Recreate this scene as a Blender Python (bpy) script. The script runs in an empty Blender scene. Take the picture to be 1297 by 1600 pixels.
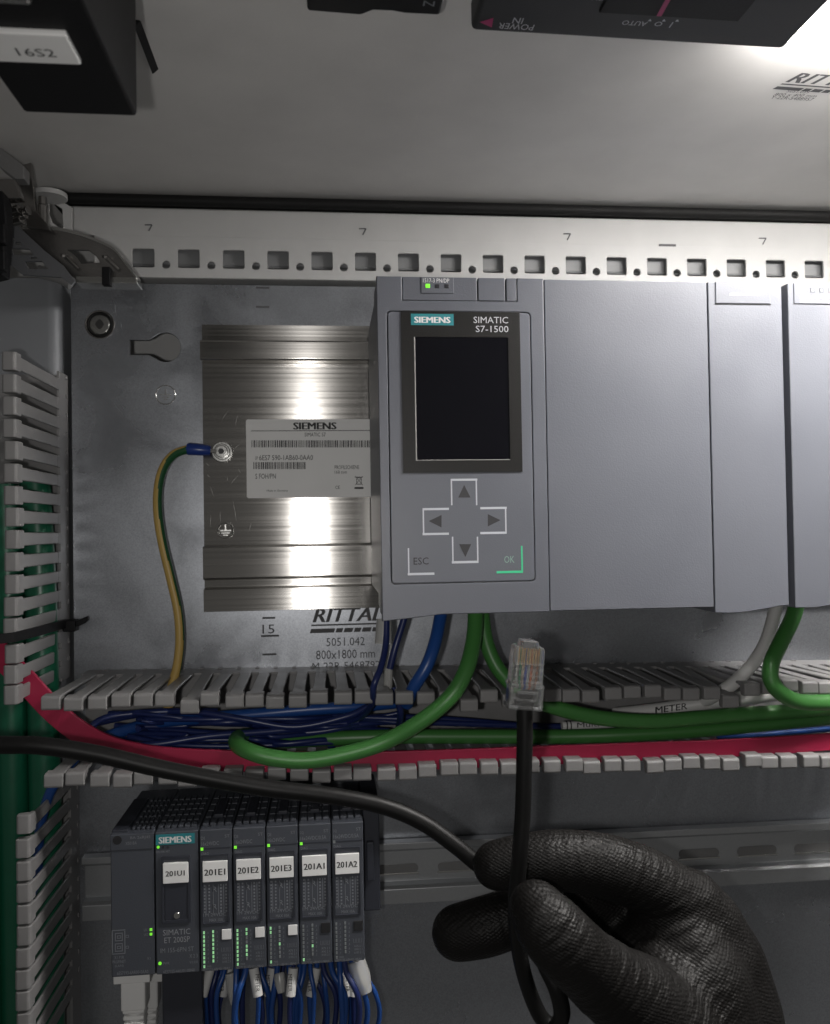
import bpy, bmesh, math, random
from mathutils import Vector, Matrix
random.seed(7)
S = bpy.context.scene
COL = S.collection
R = math.radians
MM = 0.001
# ------------------------------------------------------------------ camera, world, exposure (lengths below are millimetres, origin on the mounting plate)
CAM = Vector((0, -466, 0))
F, CX, CY = 1300.0, 648.5, 800.0
YAW, PITCH, ROLL = R(5.974), R(1.064), R(-0.929)
fwd = Vector((math.sin(YAW)*math.cos(PITCH), math.cos(YAW)*math.cos(PITCH), math.sin(PITCH)))
rt0 = Vector((math.cos(YAW), -math.sin(YAW), 0)); up0 = rt0.cross(fwd)
rt = rt0*math.cos(ROLL) + up0*math.sin(ROLL); upv = up0*math.cos(ROLL) - rt0*math.sin(ROLL)
cd = bpy.data.cameras.new('camera'); cam = bpy.data.objects.new('camera', cd); COL.objects.link(cam); S.camera = cam
cd.sensor_fit = 'HORIZONTAL'; cd.sensor_width = 36; cd.lens = 36*F/1297; cd.clip_start = 0.01; cd.clip_end = 50
M3 = Matrix((rt, upv, -fwd)).transposed()
cam.matrix_world = Matrix.Translation(CAM*MM) @ M3.to_4x4()
cd.dof.use_dof = True; cd.dof.focus_distance = 0.375; cd.dof.aperture_fstop = 20
W = bpy.data.worlds.new('World'); S.world = W; W.use_nodes = True
W.node_tree.nodes['Background'].inputs[0].default_value = (1, .97, .93, 1)
W.node_tree.nodes['Background'].inputs[1].default_value = 0.08
S.view_settings.view_transform = 'Standard'; S.view_settings.look = 'None'; S.view_settings.exposure = 0; S.view_settings.gamma = 1
# the phone's flash, just left of and below its lens
fl = bpy.data.lights.new('phone_flash', 'SPOT'); fl.energy = 1.35; fl.spot_size = R(112); fl.spot_blend = 1; fl.shadow_soft_size = 0.004; fl.color = (1, .97, .94)
fo = bpy.data.objects.new('phone_flash', fl); COL.objects.link(fo); fo.matrix_world = Matrix.Translation((CAM + rt*-20 + upv*-7)*MM) @ M3.to_4x4()

def ray(px, py): return fwd + rt*((px-CX)/F) - upv*((py-CY)/F)
def PL(px, py, Y):
    d = ray(px, py); return CAM + d*((Y-CAM.y)/d.y)
def PZ(px, py, z):
    d = ray(px, py); return CAM + d*(z/d.z)
def PX(px, py, x):
    d = ray(px, py); return CAM + d*(x/d.x)
def xz(px, py, Y): p = PL(px, py, Y); return (p.x, p.z)
def rect(x0, y0, x1, y1, Y):
    a, b, c, d = PL(x0, y0, Y), PL(x1, y0, Y), PL(x1, y1, Y), PL(x0, y1, Y)
    return ((a.x+d.x)/2, (c.z+d.z)/2, (b.x+c.x)/2, (a.z+b.z)/2)      # xmin zmin xmax zmax

# ------------------------------------------------------------------ mesh helpers
class MB:
    def __init__(s): s.v = []; s.f = []; s.m = []
    def add(s, vs, fs, mi=0):
        n = len(s.v); s.v += [Vector(p) for p in vs]
        for k, f in enumerate(fs):
            s.f.append([i+n for i in f]); s.m.append(mi[k] if isinstance(mi, (list, tuple)) else mi)
        return s
    def box(s, x0, x1, y0, y1, z0, z1, mi=0):
        vs = [(x, y, z) for x in (x0, x1) for y in (y0, y1) for z in (z0, z1)]
        return s.add(vs, [(0,1,3,2),(4,6,7,5),(0,4,5,1),(2,3,7,6),(0,2,6,4),(1,5,7,3)], mi)
    def prism(s, poly, y0, y1, mi=0, fn=None):                        # poly in (x,z)
        fn = fn or (lambda a, b, c: (a, c, b))
        n = len(poly)
        vs = [fn(a, b, y0) for a, b in poly] + [fn(a, b, y1) for a, b in poly]
        fs = [list(range(n)), list(range(2*n-1, n-1, -1))] + [(i, n+i, n+(i+1) % n, (i+1) % n) for i in range(n)]
        return s.add(vs, fs, mi)
    def flat(s, poly, y, mi=0):
        return s.add([(a, y, b) for a, b in poly], [list(range(len(poly)))], mi)
    def tube(s, path, r, seg=12, mi=0, caps=True, ell=None):
        P = [Vector(p) for p in path]; n = len(P)
        rr = r if isinstance(r, (list, tuple)) else [r]*n
        T = [(P[min(i+1, n-1)]-P[max(i-1, 0)]).normalized() for i in range(n)]
        a = Vector((0, 0, 1)) if abs(T[0].z) < .9 else Vector((0, 1, 0))
        u = (a - T[0]*a.dot(T[0])).normalized(); vs = []; fs = []; ms = []
        for i in range(n):
            u = (u - T[i]*u.dot(T[i])).normalized(); w = T[i].cross(u)
            for k in range(seg):
                t = 2*math.pi*k/seg; vs.append(P[i] + (u*math.cos(t) + w*math.sin(t)*(ell or 1))*rr[i])
        for i in range(n-1):
            for k in range(seg):
                fs.append((i*seg+k, i*seg+(k+1) % seg, (i+1)*seg+(k+1) % seg, (i+1)*seg+k))
                ms.append(mi(i, k) if callable(mi) else mi)
        if caps:
            fs += [list(range(seg-1, -1, -1)), list(range((n-1)*seg, n*seg))]; ms += [ms[0], ms[0]]
        return s.add(vs, fs, ms)
    def disc(s, c, r, y0, y1, n=28, mi=0, r1=None):                   # cylinder along Y
        r1 = r if r1 is None else r1
        vs = [(c[0]+r*math.cos(2*math.pi*k/n), y0, c[1]+r*math.sin(2*math.pi*k/n)) for k in range(n)]
        vs += [(c[0]+r1*math.cos(2*math.pi*k/n), y1, c[1]+r1*math.sin(2*math.pi*k/n)) for k in range(n)]
        return s.add(vs, [list(range(n)), list(range(2*n-1, n-1, -1))] + [(i, n+i, n+(i+1) % n, (i+1) % n) for i in range(n)], mi)
    def ring(s, c, r, t, y, n=32, mi=0):                              # torus facing -Y
        path = [(c[0]+r*math.cos(2*math.pi*k/n), y, c[1]+r*math.sin(2*math.pi*k/n)) for k in range(n+1)]
        return s.tube(path, t, 6, mi, False)
    def curve2d(s, loops, t=0, bev=0, fn=None, mi=0):
        cu = bpy.data.curves.new('tmp', 'CURVE'); cu.dimensions = '2D'; cu.fill_mode = 'BOTH'; cu.extrude = t/2; cu.bevel_depth = bev; cu.bevel_resolution = 1; cu.offset = -bev
        for lp in loops:
            sp = cu.splines.new('POLY'); sp.points.add(len(lp)-1); sp.use_cyclic_u = True
            for p, q in zip(sp.points, lp): p.co = (q[0], q[1], 0, 1)
        return s._ob(cu, fn or (lambda a, b, c: (a, -c, b)), mi)
    def _ob(s, cu, fn, mi, fit=None):
        o = bpy.data.objects.new('tmp', cu); me = bpy.data.meshes.new_from_object(o)
        V = [v.co.copy() for v in me.vertices]
        if fit and V:
            x0 = min(v.x for v in V); x1 = max(v.x for v in V); y0 = min(v.y for v in V); y1 = max(v.y for v in V)
            V = [Vector(((v.x-x0)/max(x1-x0, 1e-6), (v.y-y0)/max(y1-y0, 1e-6), v.z)) for v in V]
        s.add([fn(v.x, v.y, v.z) for v in V], [list(p.vertices) for p in me.polygons], mi)
        bpy.data.objects.remove(o); bpy.data.meshes.remove(me)
        (bpy.data.curves.remove(cu))
        return s
    def text(s, txt, x0, z0, x1, z1, y, mi=0, bold=0, shear=0, fn=None):   # lettering fitted in a rectangle facing -Y
        cu = bpy.data.curves.new('tmp', 'FONT'); cu.body = txt; cu.size = 1; cu.resolution_u = 2; cu.shear = shear; cu.fill_mode = 'BOTH'
        f0 = fn or (lambda a, b, c: (x0+(x1-x0)*a, y, z0+(z1-z0)*b))
        if not bold: return s._ob(cu, f0, mi, True)
        for dx in (-bold, 0, bold):                                    # heavier strokes: the same lettering struck three times side by side, each a hair lower
            c2 = cu if dx == bold else cu.copy(); lift = (0, .012, -.012)[(dx > 0)-(dx < 0)]
            n0 = len(s.v); s._ob(c2, (lambda a, b, c, d=dx: f0(a*(1-2*bold)+bold+d, b, c)), mi, True)
            for v in s.v[n0:]: v.y -= lift if fn is None else 0
            if fn is not None:
                for v in s.v[n0:]: v += Vector((0, lift*.5, lift*.5))
        return s
    def build(s, name, mat, parent=None, bevel=0, seg=2, smooth=True, ang=40, recalc=True, merge=False):
        bm = bmesh.new(); bv = [bm.verts.new(p) for p in s.v]
        for f, m in zip(s.f, s.m):
            try: bf = bm.faces.new([bv[i] for i in f]); bf.material_index = m
            except ValueError: pass
        if merge: bmesh.ops.remove_doubles(bm, verts=bm.verts, dist=.001)
        if recalc: bmesh.ops.recalc_face_normals(bm, faces=bm.faces)
        if bevel:
            es = [e for e in bm.edges if len(e.link_faces) == 2 and e.calc_face_angle(0) > R(25)]
            bmesh.ops.bevel(bm, geom=es, offset=bevel, segments=seg, affect='EDGES', profile=.5, clamp_overlap=True)
        o3 = Vector((0, 0, 0))
        if parent is None and bm.verts:
            xs = [v.co for v in bm.verts]
            o3 = Vector(((min(p.x for p in xs)+max(p.x for p in xs))/2, (min(p.y for p in xs)+max(p.y for p in xs))/2, min(p.z for p in xs)))
        for v in bm.verts: v.co = (v.co-o3)*MM
        me = bpy.data.meshes.new(name); bm.to_mesh(me); bm.free()
        for m in (mat if isinstance(mat, (list, tuple)) else [mat]): me.materials.append(m)
        if smooth and bevel:                                          # area weighted corner normals: flat faces stay flat, bevels roll over
            me.shade_smooth(); nr = [p.normal.copy() for p in me.polygons]; ar = [p.area for p in me.polygons]; vf = {}
            for p in me.polygons:
                for vi in p.vertices: vf.setdefault(vi, []).append(p.index)
            out = [None]*len(me.loops); ca = math.cos(R(ang+15))
            for p in me.polygons:
                for li in p.loop_indices:
                    n = Vector((0, 0, 0))
                    for q in vf[me.loops[li].vertex_index]:
                        if nr[q].dot(nr[p.index]) > ca: n += nr[q]*ar[q]
                    out[li] = n.normalized() if n.length > 0 else nr[p.index]
            me.normals_split_custom_set(out)
        elif smooth: me.shade_smooth(); me.set_sharp_from_angle(angle=R(ang))
        o = bpy.data.objects.new(name, me); COL.objects.link(o); o.location = o3*MM
        if parent: adopt(o, parent)
        return o
def adopt(o, p):
    o.parent = p; bpy.context.view_layer.update() if False else None
    o.matrix_parent_inverse = world_of(p).inverted()
def world_of(p):
    m = p.matrix_basis.copy()
    if p.parent: m = world_of(p.parent) @ p.matrix_parent_inverse @ m
    return m
def tag(o, label=None, cat=None, group=None, kind=None):
    for k, v in (('label', label), ('category', cat), ('group', group), ('kind', kind)):
        if v: o[k] = v
    return o
def thing(name, loc, label, cat, group=None):
    o = bpy.data.objects.new(name, None); COL.objects.link(o); o.location = Vector(loc)*MM; o.empty_display_size = .01
    return tag(o, label, cat, group)
def smooth(pts, n=8):                                                # Catmull-Rom through points
    P = [Vector(p) for p in pts]; P = [P[0]*2-P[1]] + P + [P[-1]*2-P[-2]]; out = []
    for i in range(1, len(P)-2):
        for k in range(n):
            t = k/n; a, b, c, d = P[i-1:i+3]
            out.append(.5*((2*b)+(c-a)*t+(2*a-5*b+4*c-d)*t*t+(3*b-a-3*c+d)*t**3))
    return out + [P[-2]]
def rr(x0, z0, x1, z1, r, n=5):
    o = []
    for cx, cz, a in ((x1-r, z1-r, 0), (x0+r, z1-r, 90), (x0+r, z0+r, 180), (x1-r, z0+r, 270)):
        o += [(cx+r*math.cos(R(a+90*k/n)), cz+r*math.sin(R(a+90*k/n))) for k in range(n+1)]
    return o
def circ(x, z, r, n=24): return [(x+r*math.cos(2*math.pi*k/n), z+r*math.sin(2*math.pi*k/n)) for k in range(n)]
def rc(x0, z0, x1, z1): return [(x0, z0), (x1, z0), (x1, z1), (x0, z1)]

# ------------------------------------------------------------------ materials
def mat(name, col, rough=.5, metal=0, spec=.5, bump=0, bscale=800, stretch=(1,1,1), var=0, vscale=60, aniso=0, emit=0, rvar=0, trans=0, coat=0, scratch=0, detail=3, rscale=0):
    m = bpy.data.materials.new(name); m.use_nodes = True; N = m.node_tree.nodes; L = m.node_tree.links; b = N['Principled BSDF']
    b.inputs['Base Color'].default_value = (*col, 1); b.inputs['Roughness'].default_value = rough; b.inputs['Metallic'].default_value = metal
    b.inputs['Specular IOR Level'].default_value = spec; b.inputs['Transmission Weight'].default_value = trans; b.inputs['Coat Weight'].default_value = coat
    if emit: b.inputs['Emission Color'].default_value = (*col, 1); b.inputs['Emission Strength'].default_value = emit
    tc = N.new('ShaderNodeTexCoord'); mp = N.new('ShaderNodeMapping'); mp.inputs['Scale'].default_value = stretch; L.new(tc.outputs['Object'], mp.inputs['Vector'])
    if aniso:
        tg = N.new('ShaderNodeCombineXYZ'); tg.inputs[2].default_value = 1; L.new(tg.outputs[0], b.inputs['Tangent']); b.inputs['Anisotropic'].default_value = aniso
    if var or rvar:
        n = N.new('ShaderNodeTexNoise'); n.inputs['Scale'].default_value = vscale; n.inputs['Detail'].default_value = 5; L.new(mp.outputs[0], n.inputs['Vector'])
        if var:
            mx = N.new('ShaderNodeMixRGB'); mx.inputs[1].default_value = (*[c*(1-var) for c in col], 1); mx.inputs[2].default_value = (*[min(1, c*(1+var)) for c in col], 1)
            rp = N.new('ShaderNodeMapRange'); rp.inputs[1].default_value = .3; rp.inputs[2].default_value = .7; L.new(n.outputs[0], rp.inputs[0]); L.new(rp.outputs[0], mx.inputs[0]); L.new(mx.outputs[0], b.inputs['Base Color'])
        if rvar:
            r2 = N.new('ShaderNodeMapRange'); r2.inputs[1].default_value = .3; r2.inputs[2].default_value = .7; r2.inputs[3].default_value = rough-rvar; r2.inputs[4].default_value = rough+rvar
            if rscale:
                n = N.new('ShaderNodeTexNoise'); n.inputs['Scale'].default_value = rscale; n.inputs['Detail'].default_value = 4; n.inputs['Distortion'].default_value = .6; L.new(mp.outputs[0], n.inputs['Vector'])
            L.new(n.outputs[0], r2.inputs[0]); L.new(r2.outputs[0], b.inputs['Roughness'])
    last = None
    if bump:
        n2 = N.new('ShaderNodeTexNoise'); n2.inputs['Scale'].default_value = bscale; n2.inputs['Detail'].default_value = detail; L.new(mp.outputs[0], n2.inputs['Vector'])
        bp = N.new('ShaderNodeBump'); bp.inputs['Strength'].default_value = bump; bp.inputs['Distance'].default_value = .0004; L.new(n2.outputs[0], bp.inputs['Height']); last = bp
    if scratch:
        vo = N.new('ShaderNodeTexVoronoi'); vo.feature = 'DISTANCE_TO_EDGE'; vo.inputs['Scale'].default_value = scratch
        nn = N.new('ShaderNodeTexNoise'); nn.inputs['Scale'].default_value = 40; ad = N.new('ShaderNodeMixRGB'); ad.inputs[0].default_value = .06
        L.new(tc.outputs['Object'], nn.inputs['Vector']); L.new(tc.outputs['Object'], ad.inputs[1]); L.new(nn.outputs['Color'], ad.inputs[2]); L.new(ad.outputs[0], vo.inputs['Vector'])
        r3 = N.new('ShaderNodeMapRange'); r3.inputs[1].default_value = 0; r3.inputs[2].default_value = .006; L.new(vo.outputs['Distance'], r3.inputs[0])
        b2 = N.new('ShaderNodeBump'); b2.inputs['Strength'].default_value = .25; b2.inputs['Distance'].default_value = .0002; L.new(r3.outputs[0], b2.inputs['Height'])
        if last: L.new(last.outputs[0], b2.inputs['Normal'])
        last = b2
    if last: L.new(last.outputs[0], b.inputs['Normal'])
    return m
GALV = mat('galvanised_steel', (.35, .366, .395), .32, .82, var=.15, vscale=1500, rvar=.11, rscale=24, bump=.015, bscale=2200, detail=1)
POLISH = mat('brushed_steel', (.54, .525, .50), .205, 1, bump=.03, bscale=200, stretch=(.02, 1, 9), var=.11, vscale=90, aniso=.97, rvar=.03, detail=4)
PAINT = mat('cabinet_grey_paint', (.48, .48, .475), .45, bump=.05, bscale=700, var=.03)
ROOF = mat('roof_grey_paint', (.63, .62, .605), .40, bump=.12, bscale=600, var=.07, vscale=25, rvar=.06)
DUCT = mat('duct_grey_plastic', (.215, .212, .212), .42, bump=.03, bscale=500, var=.09, vscale=60, rvar=.06)
S7 = mat('controller_plastic', (.110, .116, .135), .40, bump=.13, bscale=1500, var=.03, vscale=30, rvar=.045, detail=1)
S7B = mat('controller_body_plastic', (.11, .115, .13), .45, bump=.1, bscale=1500)
DARKGAP = mat('dark_joint', (.012, .012, .014), .8)
BEZEL = mat('display_bezel_film', (.014, .0135, .013), .42, spec=.3, bump=.15, bscale=1800, detail=1)
GLASS = mat('display_glass', (.004, .004, .006), .12, rvar=.04, vscale=100)
TEAL = mat('teal_badge', (.02, .21, .24), .5)
WHITE = mat('white_print', (.72, .72, .72), .6)
GREYP = mat('pale_grey_print', (.46, .47, .5), .6)
GREY2 = mat('faint_grey_print', (.19, .2, .22), .6)
INK = mat('black_ink', (.02, .02, .022), .6)
INKG = mat('grey_ink', (.075, .075, .08), .6)
TRI = mat('dark_arrow_print', (.03, .03, .033), .6)
GREENP = mat('green_print', (.05, .5, .25), .5)
PALEGREEN = mat('pale_green_print', (.2, .33, .27), .5)
LEDG = mat('lit_green_indicator', (.22, .9, .05), .4, emit=.55)
LEDP = mat('lit_pale_green_indicator', (.40, .85, .42), .4, emit=.22)
LEDOFF = mat('unlit_indicator', (.2, .215, .22), .4)
LEDD = mat('dark_indicator', (.03, .03, .035), .3)
STICK = mat('white_sticker', (.82, .82, .81), .5, var=.02)
ET = mat('station_plastic', (.058, .064, .078), .45, bump=.15, bscale=1500, detail=1)
ETD = mat('station_dark_plastic', (.028, .031, .042), .5, bump=.1, bscale=1500)
GREENC = mat('green_cable_jacket', (.05, .185, .042), .4, bump=.02, bscale=300)
GREENT = mat('dark_green_conduit', (.008, .105, .055), .35, bump=.05, bscale=200, var=.1, vscale=50)
YEL = mat('earth_yellow', (.50, .34, .10), .4)
EGR = mat('earth_green', (.015, .09, .03), .4)
BLUE = mat('dark_blue_insulation', (.012, .022, .10), .35)
BLUE2 = mat('blue_insulation', (.012, .06, .24), .35)
FERR = mat('blue_terminal_sleeve', (.015, .045, .24), .3)
REDC = mat('red_ribbon_jacket', (.34, .014, .055), .4, bump=.02, bscale=300)
BLACKC = mat('black_cable_jacket', (.006, .006, .006), .45, spec=.2, bump=.04, bscale=500)
WHC = mat('white_cable_jacket', (.60, .60, .59), .4, bump=.02, bscale=300)
BLK = mat('black_plastic', (.007, .007, .008), .55, spec=.22, bump=.1, bscale=900)
BLKG = mat('black_lamp_housing', (.028, .029, .032), .5, spec=.3, bump=.08, bscale=900)
LAMP = mat('lamp_diffuser', (1, .965, .93), .5, emit=60)
MAG = mat('magenta_print', (.35, .02, .12), .5)
SCREWM = mat('bright_zinc', (.60, .60, .58), .25, 1, bump=.1, bscale=900)
NICKEL = mat('nickel_sheet', (.27, .26, .25), .24, .92, bump=.06, bscale=500, var=.15, vscale=60)
GREYM = mat('dull_grey_sheet', (.22, .22, .22), .45, .3, bump=.05, bscale=500)
RUBBER = mat('black_gasket', (.010, .010, .010), .6, spec=.2, bump=.3, bscale=500)
CLEAR = mat('clear_polycarbonate', (.92, .93, .93), .06, trans=.93); CLEAR.node_tree.nodes['Principled BSDF'].inputs['IOR'].default_value = 1.5
MILKY = mat('milky_clear_plastic', (.72, .72, .70), .25, trans=.55)
GOLD = mat('gold_contact', (.85, .55, .2), .25, 1)
def glove_material():
    m = mat('black_glove_knit', (.0055, .0050, .0047), .52, spec=.2); N = m.node_tree.nodes; L = m.node_tree.links; b = N['Principled BSDF']
    uv = N.new('ShaderNodeAttribute'); uv.attribute_name = 'knit'
    sx = N.new('ShaderNodeSeparateXYZ'); L.new(uv.outputs['Vector'], sx.inputs[0])
    def mth(op, a, c=None):
        n = N.new('ShaderNodeMath'); n.operation = op
        for i, q in enumerate((a, c)):
            if q is None: continue
            if isinstance(q, (int, float)): n.inputs[i].default_value = q
            else: L.new(q, n.inputs[i])
        return n.outputs[0]
    tc = N.new('ShaderNodeTexCoord')
    vo = N.new('ShaderNodeTexVoronoi'); vo.feature = 'SMOOTH_F1'; vo.inputs['Scale'].default_value = 1; vo.inputs['Smoothness'].default_value = .3; vo.inputs['Randomness'].default_value = .3
    mp = N.new('ShaderNodeMapping'); mp.inputs['Rotation'].default_value = (0, R(-38), 0); mp.inputs['Scale'].default_value = (640, 500, 1080); L.new(tc.outputs['Object'], mp.inputs[0]); L.new(mp.outputs[0], vo.inputs['Vector'])
    n = N.new('ShaderNodeTexNoise'); n.inputs['Scale'].default_value = 55; n.inputs['Detail'].default_value = 3; L.new(tc.outputs['Object'], n.inputs['Vector'])
    h = mth('ADD', mth('MULTIPLY', vo.outputs['Distance'], -1.0), mth('MULTIPLY', n.outputs[0], .7))
    bp = N.new('ShaderNodeBump'); bp.inputs['Strength'].default_value = .5; bp.inputs['Distance'].default_value = .0008; L.new(h, bp.inputs['Height']); L.new(bp.outputs[0], b.inputs['Normal'])
    r = N.new('ShaderNodeMapRange'); r.inputs[1].default_value = .35; r.inputs[2].default_value = .65; r.inputs[3].default_value = .46; r.inputs[4].default_value = .70; L.new(n.outputs[0], r.inputs[0]); L.new(r.outputs[0], b.inputs['Roughness'])
    return m
GLOVE = glove_material()

# ------------------------------------------------------------------ the cabinet: plate, roof, frame, walls
PLX0 = -137.2; PTOP = 136.0
m = MB()
kc = xz(258.7, 542.5, 0); ks = rect(202, 531, 236, 554.5, 0)
keyhole = [(ks[0], ks[1]), (ks[2]-1, ks[1])]
kr = 8.1
a0 = math.degrees(math.asin(4.2/kr))
keyhole += [(kc[0]+kr*math.cos(R(a)), kc[1]+kr*math.sin(R(a))) for a in [180+a0+20+k*(320-2*a0)/22 for k in range(23)]]
keyhole += [(ks[2]-1, ks[3]), (ks[0], ks[3])]
sc = xz(156, 507, 0)
m.curve2d([rr(PLX0, -420, 460, PTOP, 1.5), keyhole, circ(sc[0], sc[1], 7.2)], 2.4, .25, lambda a, b, c: (a, 1.5-c, b))
m.prism([(0, PTOP), (3, PTOP+1.0), (9, PTOP+1.0), (9, PTOP-1)], -100, 460, fn=lambda a, b, c: (c, a+1.2, b))
plate = tag(m.build('mounting_plate', GALV, ang=30), 'galvanised steel mounting plate behind the controllers and cable ducts', None, None, 'structure')
m = MB(); m.disc(sc, 7.0, 3.5, 5); m.disc(sc, 5.3, -.4, 4.5, r1=4.6)
o = m.build('screw', SCREWM, plate, .4)
MB().ring(sc, 6.3, .75, .2).build('recess_shade_ring', RUBBER, plate)  # black ring: shade of the recess round the screw head, put into colour
MB().ring(sc, 7.5, .45, .2).build('screw_recess', NICKEL, plate)
m = MB()
for k in range(6):
    a = k*60; m.box(sc[0]-.6, sc[0]+.6, -.75, -.5, sc[1]-2.6, sc[1]+2.6)
    break
m.disc(sc, 2.4, -.72, -.5, 6)
m.build('screw_drive', mat('drive_recess', (.12, .12, .12), .35, .9), plate)
ec = xz(259, 617, 0); m = MB(); m.ring(ec, 5.2, .35, 0)
for w, dz in ((3.0, 0), (2.0, -1.3), (1.0, -2.5)): m.box(ec[0]-w, ec[0]+w, -.35, .1, ec[1]+dz-.25, ec[1]+dz+.25)
m.box(ec[0]-.25, ec[0]+.25, -.34, .1, ec[1], ec[1]+3.4)
m.build('earth_mark', SCREWM, plate)
m = MB()                                                             # ink print on the plate
def T(m, txt, x0, y0, x1, y1, Y, mi=0, bold=0, shear=0):
    r = rect(x0, y0, x1, y1, Y); m.text(txt, r[0], r[1], r[2], r[3], Y, mi, bold, shear)
PY = -.12
def rittal(m, fn):                                                   # the slanted maker's mark with its two bars, in unit coordinates
    m.text('RITTAL', 0, 0, 1, 1, 0, 0, .010, .28, fn=lambda a, b, c: fn(.02+.96*a, .50+.50*b))
    m.add([fn(*q) for q in ((0, .36), (.97, .36), (.98, .42), (.01, .42))], [(0, 1, 2, 3)])
    for a, b in ((0, .33), (.35, .44), (.46, .58), (.60, .69), (.71, .83), (.85, .97)):
        m.add([fn(*q) for q in ((a-.02, .10), (b-.02, .10), (b, .26), (a, .26))], [(0, 1, 2, 3)])
rq = rect(486, 950, 600, 992, PY)
rittal(m, lambda u, v: (rq[0]+(rq[2]-rq[0])*u, PY, rq[1]+(rq[3]-rq[1])*v))
T(m, '5051.042', 510, 996, 570, 1009, PY); T(m, '800x1800 mm', 494, 1015, 586, 1029, PY); T(m, 'M-22R-5468792', 488, 1034, 594, 1046, PY)
T(m, '15', 410, 976, 429, 990, PY)
for x0, y0, x1, y1 in ((410, 964, 430, 967), (408, 992, 436, 995), (410, 1021, 432, 1024), (400, 448, 421, 451), (400, 478, 421, 481)):
    r = rect(x0, y0, x1, y1, PY); m.flat(rc(*r), PY)
m.build('printed_marks', INKG, plate, smooth=False)

m = MB(); rs = random.Random(5)
for k in range(26):
    x, z = (rs.uniform(-130, -72), rs.uniform(-70, 125)) if k % 3 else (rs.uniform(-60, 60), rs.uniform(-74, -48))
    a = rs.uniform(0, 3.14); l = rs.uniform(2, 11); dx, dz = math.cos(a)*l, math.sin(a)*l; nx, nz = -math.sin(a)*.07, math.cos(a)*.07
    yq = -.06
    m.add([(x, yq, z), (x+dx*.5+nx*2, yq, z+dz*.5+nz*2), (x+dx, yq, z+dz), (x+dx*.5-nx, yq, z+dz*.5-nz)], [(0, 1, 2, 3)])
m.build('scratch_mark', mat('bare_scratch', (.5, .52, .55), .5, .6), plate, smooth=False)['kind'] = 'stuff'
BACKW = MB().box(-420, 520, 62, 65, -420, 260).build('rear_wall', PAINT); tag(BACKW, 'grey painted rear wall behind the plate', None, None, 'structure')
RZ = 190.0
m = MB(); m.box(-420, 520, -420, 62, RZ, RZ+3)
roof = tag(m.build('roof_panel', ROOF), 'plain grey roof panel above the frame', None, None, 'structure')
m = MB(); PZr = RZ-.12
o0 = PZ(1206, 142, PZr); o1 = PZ(1330, 151, PZr); o2 = PZ(1243, 113, PZr)
U = o1-o0; V = o2-o0
rittal(m, lambda u, v: (o0+U*u+V*v)[:])
def TZ(m, txt, a, b, c):                                             # lettering on the roof between three photo corners: bottom left, bottom right, top left
    a, b, c = (PZ(*q, PZr) for q in (a, b, c)); m.text(txt, 0, 0, 1, 1, 0, fn=lambda u, v, w: (a+(b-a)*u+(c-a)*v)[:])
TZ(m, '5051.039', (1228, 144), (1262, 146), (1233, 140)); TZ(m, '800 x 400 mm', (1209, 149), (1274, 152), (1214, 145)); TZ(m, 'Y-22R-5488957', (1203, 154), (1268, 158), (1208, 149))
m.build('printed_marks', INKG, roof, smooth=False)
# perforated frame profile
FY = 12.7
ctr0 = -101.4; HZ = 154.2
zt = PL(420, 327, FY).z; zs = PL(450, 372.5, FY).z; zb = PL(420, 436, FY).z
m = MB(); loops = [rc(-128, zb, 460, zs)]
for k in range(-1, 22):
    x = ctr0+25*k
    if x-7 < -126: continue
    loops.append(rr(x-6.1, HZ-5.3, x+6.1, HZ+5.3, 1.0, 3)); loops.append(circ(x+12.5, HZ-3.6, 2.3, 16))
m.curve2d(loops, 1.2, .2, lambda a, b, c: (a, FY+.8-c, b))
m.prism([(0, zs-.2), (0, zt-1), (1, zt), (20, zt), (20, zt-2), (3, zt-2), (3, zs-.2)], -143, 460, fn=lambda a, b, c: (c, FY+.9+a, b))
m.box(-128, 460, FY+2, FY+30, zb, zb+1.5)
frame = tag(m.build('frame_profile', PAINT, ang=30), 'pale grey perforated frame profile with square and round holes', None, None, 'structure')
m = MB(); hl = [rc(-128, zb+1.6, 460, zs)]
for k in range(0, 22): hl.append(circ(ctr0+25*k+1.5+.15*k, HZ-6.4, 2.9, 14))
m.curve2d(hl, 1, 0, lambda a, b, c: (a, FY+6-c, b)); m.prism([(0, HZ-1.6), (0, HZ-3.4), (-1.6, HZ-3.4)], -128, 460, fn=lambda a, b, c: (c, FY+5.5+a, b))
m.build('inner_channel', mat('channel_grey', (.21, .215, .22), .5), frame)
m = MB()
for px, py in ((232, 355), (567, 361), (887, 369), (1193, 376)):
    for a, b in (((px-6, py-4.5), (px+5, py-4.5)), ((px+5, py-4.5), (px, py+5))):
        q0, q1 = PL(*a, FY), PL(*b, FY); q0.y = q1.y = FY+.75; m.tube([q0, q1], .35, 6)
r = rect(1030, 381.5, 1056, 385, FY); m.box(r[0], r[2], FY-.25, FY+.5, r[1], r[3])
m.build('stamped_marks', INKG, frame)
m = MB(); g0, g1 = PL(110, 316, FY-2), PL(1330, 343, FY-2)
m.tube([(-150, FY-3, zt+2.6), (460, FY-3, zt+2.6)], 2.9, 14); m.box(-150, 460, FY-1, FY+20, zt+.5, RZ)
tag(m.build('rubber_gasket', RUBBER), 'long black rubber gasket between roof panel and pale frame', 'gasket')
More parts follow.
